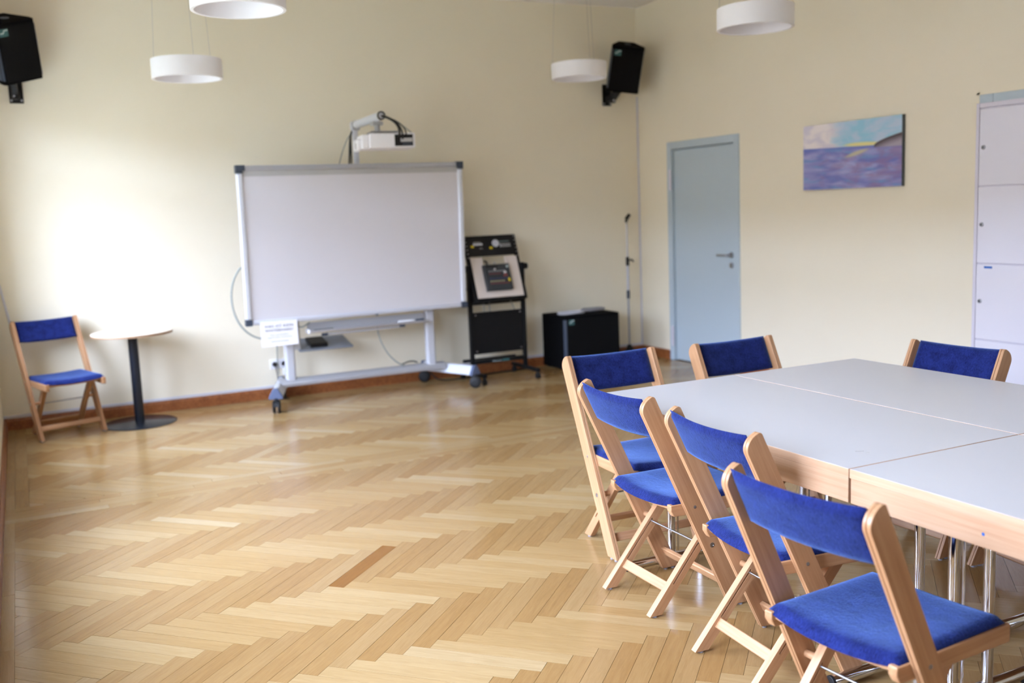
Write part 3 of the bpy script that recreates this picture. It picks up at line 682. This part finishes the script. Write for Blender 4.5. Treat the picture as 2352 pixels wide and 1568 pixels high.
def bez(p0, p1, p2, p3, n=14):
    p0, p1, p2, p3 = map(V, (p0, p1, p2, p3)); r = []
    for i in range(n+1): t = i/n; r.append(p0*(1-t)**3+p1*3*t*(1-t)**2+p2*3*t*t*(1-t)+p3*t**3)
    return r
# cables of the projector
for k, (e, lb) in enumerate((((-2.855, 2.07), 'thick black cable drooping from the boom end into the projector'), ((-2.83, 2.05), 'second black cable from boom end to the projector, beside the thick one'), ((-2.80, 2.075), 'thin black cable from boom end to projector top connector'))):
    p3 = pp(e[0]-pc.x, -.146, e[1])
    tag(mk('projector_cable', MB().tube(bez((-3.0+.006*k, -1.068, 2.222), (-2.96, -1.14, 2.20), (-2.88+.02*k, -1.16, 2.16), p3), .0085-.0018*k, 8), M['cableb'], loc=(-3.0, -1.07, 2.22)), lb, 'cable')
tag(mk('projector_cable', MB().tube(bez((-2.99, -1.068, 2.225), (-2.93, -1.10, 2.21), (-2.84, -1.10, 2.14), pp(.19, -.12, 2.10)), .0045, 8), M['cable'], loc=(-2.99, -1.07, 2.225)), 'thin grey cable from boom end to the right end of projector', 'cable')
for k, (x1, r, m, lb) in enumerate(((-3.185, .005, 'cable', 'leftmost grey cable sloping from the mast behind the board'), (-3.085, .008, 'cableb', 'thick black cable running down left of the mast'), (-3.062, .006, 'cableb', 'black cable closest to the mast, running down behind board'))):
    tag(mk('mast_cable', MB().tube(bez((-3.02, -.40, 2.17), (-3.05, -.37, 2.12), (x1+.06, -.36, 2.02), (x1, -.38, 1.70)), r, 8), M[m], loc=(-3.02, -.4, 2.17)), lb, 'cable')

# sign hanging from the lower left of the board
SGX0, SGX1, SGZ0, SGZ1 = -3.892, -3.600, .502, .700
sg = thing('paper_sign', 'white paper sign with printed notice taped to the board bottom left', 'sign', (-3.745, BY-.03, SGZ0))
SY = BY-.0265
mk('sheet', MB().cells([SGX0, SGX1], [SGZ0, SGZ1], set(), lambda a, b, d: (a, SY-d-.006*(SGZ1-b)/.2, b), .0012), M['paper'], sg, smooth=False)
def text(body, x, y, z, size, mat, parent, name='lettering', rot=(PI/2, 0, 0), ext=.0004, width=None):
    cu = bpy.data.curves.new('t', 'FONT'); cu.body = body; cu.size = size; cu.align_x = 'CENTER'; cu.extrude = ext; cu.resolution_u = 2; cu.space_character = 1.12
    ob = bpy.data.objects.new('t', cu); COL.objects.link(ob); bpy.context.view_layer.update()
    me = bpy.data.meshes.new_from_object(ob.evaluated_get(bpy.context.evaluated_depsgraph_get())); me.name = name
    bpy.data.objects.remove(ob); bpy.data.curves.remove(cu)
    if width:
        xs = [v.co.x for v in me.vertices]; k = width/(max(xs)-min(xs))
        for v in me.vertices: v.co.x *= k
    me.materials.clear(); me.materials.append(mat)
    o = bpy.data.objects.new(name, me); COL.objects.link(o)
    if parent is not None:
        o.parent = parent; off = V(parent['_w']) if parent.get('_w') else V((0, 0, 0))
    else: off = V((0, 0, 0))
    o.location = V((x, y, z))-off; o.rotation_euler = rot; return o
sxm = (SGX0+SGX1)/2
text('DIES IST KEIN', sxm, SY-.004, .651, .026, M['ink'], sg, width=.222)
text('WHITEBOARD!', sxm, SY-.005, .618, .026, M['ink'], sg, width=.222)
text('Bitte ausschließlich', sxm, SY-.006, .586, .015, M['inkl'], sg, width=.145)
text('digitale Pens verwenden!', sxm, SY-.006, .566, .015, M['inkl'], sg, width=.195)
mk('faint_print_line', MB().box(sxm-.07, sxm+.07, SY-.0075, SY-.0060, .537, .541), M['inkl'], sg)

# things on the board's tray and shelf
tag(mk('media_box', shbox(MB(), -3.475, -3.335, -.39, -.22, .0005, .032), M['black'], loc=(-3.41, -.33, .458), bevel=.004), 'small black media box on the grey shelf under the board', 'device')
tag(mk('board_pen', MB().tube([(-2.745, -.462, .598), (-2.735, -.462, .598), (-2.62, -.462, .598), (-2.60, -.462, .598)], [.006, .012, .012, .008], 12), M['white'], loc=(-2.68, -.462, .587)), 'thick white pen lying on the tray of the board', 'pen')
tag(mk('board_eraser', MB().box(-2.58, -2.515, -.48, -.44, .588, .61), M['slate'], loc=(-2.55, -.46, .588), bevel=.005), 'small dark eraser at the right end of the board tray', 'eraser')
tag(mk('dark_pen', MB().tube([(-3.46, -.462, .594), (-3.30, -.462, .594)], .007, 10), M['black'], loc=(-3.38, -.462, .587)), 'dark pen lying at the left end of the board tray', 'pen')

# cables around the board and the wall socket
tag(mk('cable', MB().tube(bez((-3.99, -.42, 1.13), (-4.14, -.40, .98), (-4.10, -.42, .60), (-3.86, -.44, .56), 20), .0075, 8), M['cable'], loc=(-3.99, -.42, 1.13)), 'grey cable bowing out past the left edge of the board', 'cable')
tag(mk('cable', MB().tube(bez((-2.92, -.44, .575), (-2.91, -.42, .40), (-2.78, -.40, .24), (-2.68, -.385, .214), 16), .0065, 8), M['cable'], loc=(-2.92, -.44, .575)), 'grey cable drooping from the pen tray to the cross bar', 'cable')
tag(mk('cable', MB().tube(bez((-3.60, -.45, .66), (-3.56, -.46, .60), (-3.53, -.45, .64), (-3.48, -.42, .655), 10), .006, 8), M['cable'], loc=(-3.6, -.45, .66)), 'short grey cable running into the left end of the tray', 'cable')
tag(mk('cable', MB().tube(bez((-2.50, -.22, .20), (-2.56, -.20, .24), (-2.62, -.2, .19), (-2.66, -.22, .20), 10), .006, 8), M['cableb'], loc=(-2.58, -.2, .2)), 'short black cable resting on the cross bar by the right column', 'cable')
tag(mk('cable', MB().tube(bez((-2.36, -.14, .12), (-2.33, -.16, -.02), (-2.22, -.2, .006), (-2.05, -.19, .007), 16)+[V((-1.75, -.12, .007)), V((-1.35, -.09, .007))], .0065, 8), M['cableb'], loc=(-2.2, -.2, 0)), 'black cable on the floor from the board foot towards the rack', 'cable')
so = thing('wall_socket', 'white double power socket on the wall behind the stand', 'socket', (-3.655, 0, .245))
mk('socket_plate', MB().box(-3.732, -3.578, -.010, 0, .245, .327), M['white'], so, bevel=.004)
for x in (-3.694, -3.616): mk('socket_insert', MB().lathe([(.026, 0), (.026, .003), (.021, .004), (.020, -.006), (0, -.006)], (x, -.010, .286), 28, (1, 0, 0), (0, 0, 1), (0, -1, 0)), M['white'] if x < -3.65 else M['duct'], so)
p = thing('power_plug', 'black plug with cable in the left socket', 'plug', (-3.694, -.02, .286))
mk('plug_body', MB().lathe([(.018, 0), (.020, .012), (.012, .034), (0, .036)], (-3.694, -.006, .286), 20, (1, 0, 0), (0, 0, 1), (0, -1, 0)), M['black'], p)
mk('plug_cable', MB().tube(bez((-3.694, -.036, .28), (-3.69, -.06, .22), (-3.68, -.09, .16), (-3.70, -.10, .06), 14)+[V((-3.72, -.10, .007)), V((-3.62, -.13, .006))], .0045, 8), M['cableb'], p)
p = thing('power_plug', 'white plug hanging below the right socket, beside the column', 'plug', (-3.616, -.02, .24))
mk('plug_body', MB().box(-3.63, -3.604, -.045, -.012, .19, .245), M['white'], p, bevel=.006)
mk('plug_cable', MB().tube(bez((-3.617, -.03, .19), (-3.62, -.06, .17), (-3.57, -.1, .18), (-3.55, -.12, .13), 12), .0045, 8), M['cableb'], p)
tag(mk('cable', MB().tube([(-3.66, -.03, .52), (-3.668, -.025, .40), (-3.672, -.022, .30), (-3.668, -.03, .20)], .005, 8), M['cable'], loc=(-3.66, -.03, .5)), 'thin grey cable hanging between the sign and the socket', 'cable')
tag(mk('wall_conduit', MB().tube([(LX+.012, -.009, 2.40), (LX+.014, -.009, 1.42), (-5.668, -.009, 1.066), (-5.626, -.009, .787), (-5.588, -.009, .55), (-5.55, -.009, .32), (-5.515, -.009, BH+.02)], .0085, 8), M['duct'], loc=(-5.515, 0, BH+.02)), 'pale cable conduit slanting down the wall behind the corner chair', 'cable')

# ---------------------------------------------------------------- equipment rack
rk = thing('equipment_rack', 'black wheeled equipment rack standing right of the whiteboard', 'rack', (-1.78, -.37, 0))
RL, RR = -2.028, -1.532; RYM = -.37
for x in (RL-.012, RR+.012):
    ft = mk('rack_foot', MB().box(x-.018, x+.018, -.625, -.11, .062, .09), M['blackm'], rk, bevel=.003)
    for y in (-.60, -.135):
        mk('caster', MB().cyl((x, y, .045), (x, y, .065), .008, 10).box(x-.012, x+.012, y-.02, y+.008, .04, .055), M['rubber'], ft)
        for k in (-1, 1): mk('wheel', MB().cyl((x+k*.004, y-.008, .025), (x+k*.015, y-.008, .025), .025, 20), M['rubber'], ft)
    mk('rack_post', MB().box(x-.016, x+.016, RYM-.022, RYM+.022, .085, 1.02), M['blackm'], rk, bevel=.003)
    s = 1 if x > -1.8 else -1
    mk('tilt_knob', MB().lathe([(.010, 0), (.012, .012), (.026, .014), (.028, .032), (.022, .038), (0, .038)], (x+s*.016, RYM, .985), 20, (0, 1, 0), (0, 0, 1), (s, 0, 0)), M['black'], rk)
mk('rack_panel', MB().box(RL+.004, RR-.004, RYM-.012, RYM+.0, .236, .606), M['blackm'], rk, bevel=.002)
for x in (RL+.03, RR-.03):
    for z in (.262, .582): mk('panel_screw', MB().cyl((x, RYM-.012, z), (x, RYM-.015, z), .006, 10), M['steel'], rk)
lb = mk('rack_cross_bar', MB().box(RL, RR, RYM-.03, RYM+.02, .150, .184), M['blackm'], rk, bevel=.003)
text('Millenium', -1.815, RYM-.0308, .160, .019, M['badge'], lb, width=.085)
mk('bar_label', MB().box(-1.762, -1.695, RYM-.0312, RYM-.03, .158, .176), M['teal'], lb)
mk('rear_cross_bar', MB().box(RL, RR+.03, -.15, -.12, .135, .16), M['blackm'], rk, bevel=.003)
# tilted upper frame
TB, TT = V((0, -.478, .722)), V((0, -.268, 1.268)); tu = (TT-TB).normalized(); tn = V((0, -tu.z, tu.y)); TLn = (TT-TB).length
def tp(x, s, d=0.0): q = TB+tu*s+tn*d; return V((x, q.y, q.z))
def tbox(mb, xa, xb, sa, sb, d0, d1):
    vs = [tp(x, s, d) for x in (xa, xb) for s in (sa, sb) for d in (d0, d1)]
    return mb.add(vs, [(0, 1, 3, 2), (4, 6, 7, 5), (0, 4, 5, 1), (2, 3, 7, 6), (0, 2, 6, 4), (1, 5, 7, 3)])
def son(z): return (z-.722)/tu.z
for xa in (RL-.004, RR-.022): mk('tilt_rail', tbox(MB(), xa, xa+.026, -.01, TLn, -.04, .0), M['blackm'], rk, bevel=.002)
for xa in (RL+.008, RR-.012):
    for i in range(6): mk('rail_screw', MB().cyl(tp(xa, TLn-.018-.036*i, .0), tp(xa, TLn-.018-.036*i, .0045), .0055, 8), M['steel'], rk)
mk('tilt_lower_bar', tbox(MB(), RL, RR, -.012, .012, -.05, .004), M['blackm'], rk, bevel=.003)
mk('tilt_back_bar', tbox(MB(), RL+.02, RR-.02, .0, .02, -.16, -.13), M['blackm'], rk)
for xa in (RL+.002, RR-.016): mk('tilt_side_arm', tbox(MB(), xa, xa+.014, .0, .16, -.16, -.04), M['blackm'], rk)
# player in the top of the rack
pl = thing('media_player', 'black rack media player with silver jog wheel above the mixer', 'player', tp(-1.78, son(1.087), -.1))
sa, sb = son(1.090), TLn
mk('front_panel', tbox(MB(), RL+.018, RR-.022, sa, sb, -.001, .004), M['black'], pl, smooth=False)
mk('player_case', tbox(MB(), RL+.026, RR-.03, sa+.03, sb-.004, -.075, -.002), M['black'], pl, smooth=False)
sm = (sa+sb)/2
mk('disc_slot', tbox(MB(), -1.955, -1.865, sm+.006, sm+.026, .004, .008), M['silver'], pl, bevel=.003)
mk('disc_slot_trim', tbox(MB(), -1.95, -1.88, sm+.034, sm+.038, .004, .006), M['grey'], pl)
jc = tp(-1.737, sm+.018, .004)
mk('jog_wheel', MB().lathe([(.033, 0), (.033, .006), (.028, .010), (.026, .008), (0, .009)], jc, 28, (1, 0, 0), tu, tn), M['silver'], pl)
for r in range(2):
    for c in range(6): mk('button', tbox(MB(), -1.697+c*.018, -1.685+c*.018, sm-.018+r*.018, sm-.006+r*.018, .004, .007), M['silver'] if c < 1 else M['grey'], pl)
mk('display', tbox(MB(), -1.70, -1.60, sm+.028, sm+.038, .004, .006), M['lcd'], pl)
for x, s in ((-1.967, sm-.003), (-1.79, sm-.022)): mk('yellow_sticker', tbox(MB(), x-.012, x+.016, s-.009, s+.010, .004, .0055), M['yellow'], pl)
mk('badge_line', tbox(MB(), -1.90, -1.87, sm-.026, sm-.021, .004, .005), M['grey'], pl)
# cream board carrying the mixer, with a cut-out at its top
mbd = MB(); S_ = [son(.737), son(1.0), son(1.082)]; X_ = [RL+.024, -1.893, -1.676, RR-.024]
mbd.cells(X_, S_, {(1, 1)}, lambda a, b, d: tp(a, b, -.012+d), .010)
tag(mk('mixer_board', mbd, M['cream'], loc=tp(-1.78, son(.737), -.01)), 'cream coloured board in the rack behind the audio mixer', 'board')
mx = thing('audio_mixer', 'dark audio mixer with rows of coloured knobs in the rack', 'mixer', tp(-1.79, son(.79), 0))
ma, mb_ = son(.787), son(1.008); ml, mr = -1.914, -1.664
mk('mixer_case', tbox(MB(), ml, mr, ma, mb_, -.002, .040), M['mixer'], mx, bevel=.006)
mk('jack_strip', tbox(MB(), ml+.02, mr-.12, mb_-.03, mb_-.015, .04, .042), M['black'], mx)
rows = [(.055, 'grey', range(7)), (.078, 'knobr', range(5)), (.100, 'mixer', range(6)), (.122, 'knobb', range(8)), (.146, 'knoby', range(6)), (.166, 'knobr', range(8))]
for dz, mn, cols in rows:
    for c in cols:
        q = tp(ml+.045+c*.024, mb_-dz-.012, .040)
        mk('knob', MB().lathe([(.0052, 0), (.0045, .010), (0, .011)], q, 10, (1, 0, 0), tu, tn), M[mn], mx)
for x, dz, mn, r in ((-1.722, .085, 'knobw', .012), (-1.722, .094, 'knobr', .009), (-1.815, .05, 'knobw', .008), (-1.735, .112, 'knobr', .007), (-1.712, .112, 'knobr', .007), (-1.69, .03, 'badge', .010)):
    mk('knob', MB().lathe([(r, 0), (r*.9, .010), (0, .011)], tp(x, mb_-dz, .042), 14, (1, 0, 0), tu, tn), M[mn], mx)
mk('yellow_sticker', tbox(MB(), -1.705, -1.687, mb_-.168, mb_-.138, .052, .054), M['yellow'], mx)
for x in (-1.875,): mk('jack_plug', MB().tube([tp(x, mb_-.01, .03), tp(x-.004, mb_+.02, .045), tp(x-.012, mb_+.04, .02)], .007, 8), M['black'], mx)
mk('jack_plug', MB().tube([tp(-1.80, mb_-.005, .03), tp(-1.80, mb_+.02, .035)], .006, 8), M['steel'], mx)
for k, (pts, m, lb_) in enumerate((
        (bez((-1.93, -.40, .74), (-1.95, -.38, .64), (-1.82, -.38, .66), (-1.83, -.40, .73), 14), 'cableb', 'dark cable looping below the rack mixer board'),
        ([(-1.905, -.36, .72), (-1.90, -.352, .56), (-1.89, -.35, .30)], 'cable', 'left grey cable hanging straight down behind the rack panel'),
        ([(-1.852, -.36, .72), (-1.842, -.352, .56), (-1.835, -.35, .30)], 'cable', 'second grey cable hanging straight down behind the rack panel'),
        (bez((-1.67, -.40, .73), (-1.64, -.36, .67), (-1.60, -.34, .64), (-1.58, -.34, .55), 10), 'cable', 'grey cable slanting down at the right under the mixer board'),
        (bez((-1.505, -.33, .80), (-1.46, -.30, .60), (-1.45, -.30, .40), (-1.47, -.28, .10), 14), 'cablew', 'thin pale cable running down beside the right rack post'))):
    tag(mk('rack_cable', MB().tube(pts, .0045, 8), M[m], loc=pts[0]), lb_, 'cable')

# ---------------------------------------------------------------- subwoofer with coiled cables, microphone stand
sw = thing('subwoofer', 'large black subwoofer box on the floor in the room corner', 'speaker', (-.86, -.26, 0))
SX0, SX1, SY0, SY1, SZ = -1.155, -.575, -.49, -.035, .503
mk('cabinet', MB().box(SX0, SX1, SY0+.012, SY1, .012, SZ), M['carpet'], sw, bevel=.008)
gr = mk('grille', MB().box(SX0+.012, SX1-.012, SY0, SY0+.014, .03, SZ-.02), M['grille'], sw, bevel=.006)
mk('edge_trim', MB().box(SX0-.002, SX0+.018, SY0+.002, SY0+.05, .02, SZ-.03), M['slate'], sw, bevel=.004)
for x in (SX0+.04, SX1-.04):
    for y in (SY0+.06, SY1-.05): mk('rubber_foot', MB().cyl((x, y, 0), (x, y, .014), .018, 14), M['rubber'], sw)
def badge(o, ex, ez, ey, w, h, parent):
    o, ex, ez, ey = map(V, (o, ex, ez, ey)); c = MB().obox(o, ex*w/2, ez*h/2, ey*.0015)
    b = mk('badge', c, M['teal'], parent)
    f = lambda a, k: o+ex*(a*w)+ez*(k*h)+ey*.0022
    mk('badge_line', MB().tube([f(-.42, -.05), f(-.12, -.05), f(.05, .3), f(.42, .32)], h*.09, 6), M['badge'], b)
badge((-1.094, SY0-.001, .450), (1, 0, 0), (0, 0, 1), (0, -1, 0), .056, .048, gr)
def coil(cx, cy, z, r, n, tube, seed, m, lb_):
    q = random.Random(seed); pts = []
    for i in range(n*20+1):
        a = 2*PI*i/20; rr = r*(1+.12*math.sin(a*.37+seed)); pts.append((cx+rr*1.25*math.cos(a), cy+rr*.75*math.sin(a), z+tube+tube*1.3*(i/20 % 3)+.002*math.sin(a*3)))
    tag(mk('cable_coil', MB().tube(pts, tube, 6), M[m], loc=(cx, cy, z)), lb_, 'cable')
coil(-.985, -.30, SZ, .10, 6, .0055, 1, 'cablew', 'coil of white cable lying on the subwoofer, at the left')
coil(-.705, -.22, SZ, .09, 6, .006, 4, 'fibre', 'coil of grey cable lying on the subwoofer, at the right')
ms = thing('microphone_stand', 'chrome microphone stand without microphone beside the room corner', 'stand', (-.238, -.125, 0))
mxp, myp = -.238, -.125
mk('stand_base', MB().lathe([(.105, 0), (.105, .012), (.085, .035), (.035, .085), (.018, .125), (0, .13)], (mxp, myp, 0), 32), M['black'], ms)
mk('lower_tube', MB().cyl((mxp, myp, .08), (mxp, myp, .62), .0105, 14), M['steel'], ms)
mk('lower_clutch', MB().cyl((mxp, myp, .58), (mxp, myp, .66), .016, 16), M['slate'], ms)
mk('middle_tube', MB().cyl((mxp, myp, .62), (mxp, myp, .96), .0125, 14), M['silver'], ms)
mk('clutch', MB().cyl((mxp, myp, .90), (mxp, myp, .985), .017, 16), M['black'], ms)
mk('clutch_lever', MB().tube([(mxp, myp, .95), (mxp+.045, myp-.01, .955), (mxp+.06, myp-.012, .935)], .008, 8), M['black'], ms)
mk('upper_tube', MB().cyl((mxp, myp, .95), (mxp, myp, 1.33), .0075, 12), M['steel'], ms)
mk('microphone_clip', MB().tube([(mxp-.008, myp, 1.318), (mxp, myp, 1.345), (mxp+.014, myp, 1.362)], [.013, .015, .012], 10).tube([(mxp-.004, myp, 1.35), (mxp+.03, myp-.01, 1.395)], [.02, .016], 10), M['black'], ms)

# ---------------------------------------------------------------- wall speakers
def speaker(fc, yaw, tilt, plate, label, ball, roll):
    """fc: centre of the front; yaw: direction of the front normal in the floor plane"""
    # the bracket first tips the box forward, then swivels it about its own upright axis
    f0 = V((0, -math.cos(tilt), -math.sin(tilt))); ez = V((0, -math.sin(tilt), math.cos(tilt)))
    n = f0*math.cos(yaw)+V((math.sin(yaw), 0, 0)); ex = V((math.cos(yaw), 0, 0))-f0*math.sin(yaw)
    ex, ez = ex*math.cos(roll)+ez*math.sin(roll), ez*math.cos(roll)-ex*math.sin(roll)
    t = thing('wall_speaker', label, 'speaker', (plate[0], -.01, plate[1]), group='wall speakers'); fc = V(fc); H = .42
    pl = [(-.135, 0), (.135, 0), (.15, -.025), (.15, -.07), (.075, -.25), (-.075, -.25), (-.15, -.07), (-.15, -.025)]
    cb = mk('cabinet', MB().prism(pl, fc-ez*H/2, ex, n, ez, H), M['carpet'], t, bevel=.006)
    g = mk('grille', MB().prism([(-.128, -.002), (.128, -.002), (.128, .004), (-.128, .004)], fc-ez*(H/2-.02), ex, n, ez, H-.04), M['grille'], t, bevel=.004)
    badge(fc-ex*.095+ez*.15+n*.005, ex, ez, n, .062, .052, g)
    for k in (-1, 1): mk('edge_trim', MB().prism([(k*.139, -.004), (k*.142, -.004), (k*.150, -.027), (k*.152, -.066), (k*.146, -.066)], fc-ez*(H/2-.03), ex, n, ez, H-.06), M['slate'], t)
    mk('top_cup', MB().lathe([(.03, 0), (.03, .003), (.02, .003), (.018, .001), (0, .001)], fc-n*.12+ez*(H/2), 20, ex, n, ez), M['slate'], t)
    x0, zc = plate
    p = mk('bracket_plate', MB().box(x0-.047, x0+.047, -.012, 0, zc-.10, zc+.10), M['black'], t, bevel=.002)
    for a in (-.034, .034): mk('bracket_screw', MB().cyl((x0+a, -.012, zc-.08), (x0+a, -.017, zc-.08), .008, 10), M['steel'], p)
    e = fc-n*.16-ez*(H/2-.01)
    mk('bracket_arm', MB().beam((x0, -.012, zc-.045), (x0+.3*(e.x-x0), -.09, zc-.03), .055, .05, (1, 0, 0)).beam((x0+.3*(e.x-x0), -.085, zc-.045), e, .05, .04, (0, 0, 1)), M['black'], t, bevel=.004)
    mk('bracket_hinge', MB().cyl((x0+.3*(e.x-x0), -.088, zc-.08), (x0+.3*(e.x-x0), -.088, zc+.02), .022, 16), M['black'], t)
    mk('bracket_bolt', MB().cyl((x0+.3*(e.x-x0)-.01, -.113, zc-.06), (x0+.3*(e.x-x0)-.01, -.117, zc-.06), ball, 12), M['silver'], t)
speaker((-5.375, -.36, 2.715), math.radians(30), math.radians(22), (-5.425, 2.505), 'black wall speaker high up at the left edge of the picture', .006, math.radians(5))
speaker((-.36, -.36, 2.715), math.radians(-26), math.radians(22), (-.352, 2.53), 'black wall speaker high up in the far room corner', .010, math.radians(2))

# ---------------------------------------------------------------- ring lamps
def lamp(x, y, z, label):
    t = thing('ring_lamp', label, 'lamp', (x, y, z), group='white ring pendant lamps'); R, Hh = .225, .125
    mk('shade', MB().lathe([(R, 0), (R, Hh), (R-.018, Hh), (R-.018, 0)], (x, y, z), 72, closed=True), M['lamp'], t, bevel=.002)
    mk('diffuser', MB().lathe([(R-.018, .098), (R-.018, .104), (0, .104)], (x, y, z), 48), M['diff'], t)
    mk('canopy', MB().lathe([(.06, -.03), (.06, -.001), (0, -.001)], (x, y, CEIL), 28), M['lamp'], t)
    for a in (2.677, 4.771, .583): mk('suspension_wire', MB().cyl((x+(R-.01)*math.cos(a), y+(R-.01)*math.sin(a), z+Hh-.01), (x+.17*math.cos(a), y+.17*math.sin(a), CEIL), .0011, 5), M['steel'], t)
lamp(-4.413, -1.309, 2.43, 'smaller of the two white ring lamps hanging left of the projector')
lamp(-4.46, -3.244, 2.50, 'large white ring lamp cut off by the top picture edge')
lamp(-1.304, -1.108, 2.52, 'white ring lamp overlapping the corner speaker')
lamp(-1.477, -3.462, 2.50, 'white ring lamp above the grey door and the painting')

# ---------------------------------------------------------------- painting
pa = thing('painting', 'unframed seascape painting with headland on the right wall', 'painting', (-.015, -2.787, 1.546))
PY_, PY2, PZ0, PZ1 = -2.310, -3.263, 1.546, 2.031
mk('canvas', MB().box(-.030, -.001, PY2, PY_, PZ0, PZ1), M['canvas'], pa, bevel=.003)
o = mk('painted_face', MB().add([(-.0312, PY_, PZ0), (-.0312, PY2, PZ0), (-.0312, PY2+.002, PZ1), (-.0312, PY_, PZ1)], [(3, 2, 1, 0)], [(0, 0, 0), (1, 0, 0), (1, 1, 0), (0, 1, 0)]), M['paint'], pa, smooth=False)

# ---------------------------------------------------------------- lockers
lk = thing('locker_cabinet', 'white locker cabinet with stacked doors at the right picture edge', 'cabinet', (-.235, -4.39, 0))
LF, LB, LY1, LY0, LT = -.45, -.03, -4.180, -4.640, 1.997
mk('locker_body', MB().box(LF+.012, LB, LY0, LY1, .04, LT), M['lockf'], lk, bevel=.003)
mk('locker_rim', MB().box(LF, LF+.012, LY1-.022, LY1, .04, LT).box(LF, LF+.012, LY0, LY0+.022, .04, LT).box(LF, LF+.012, LY0+.022, LY1-.022, LT-.028, LT).box(LF, LF+.012, LY0+.022, LY1-.022, .04, .155), M['lockf'], lk, bevel=.002)
mk('locker_plinth', MB().box(LF+.03, LB, LY0+.01, LY1-.01, 0, .04), M['gap'], lk)
zs = [1.966, 1.520, 1.069, .617, .160]
for i in range(4):
    dr = mk('locker_door', MB().box(LF-.001, LF+.014, LY0+.025, LY1-.026, zs[i+1]+.003, zs[i]-.003), M['lock'], lk, bevel=.003)
    zl = zs[i]-.222
    mk('cylinder_lock', MB().lathe([(.013, 0), (.012, .006), (.009, .008), (.008, .004), (0, .004)], (LF-.001, LY1-.055, zl), 20, (0, 1, 0), (0, 0, 1), (-1, 0, 0)), M['steel'], dr)
    mk('key_slot', MB().box(LF-.0095, LF-.0045, LY1-.0565, LY1-.0535, zl-.006, zl+.006), M['black'], dr)
    if i == 2: mk('blue_label', MB().box(LF-.0022, LF-.001, LY1-.132, LY1-.078, 1.042, 1.055), M['blue'], dr)

for o in bpy.data.objects:
    if '_w' in o: del o['_w']
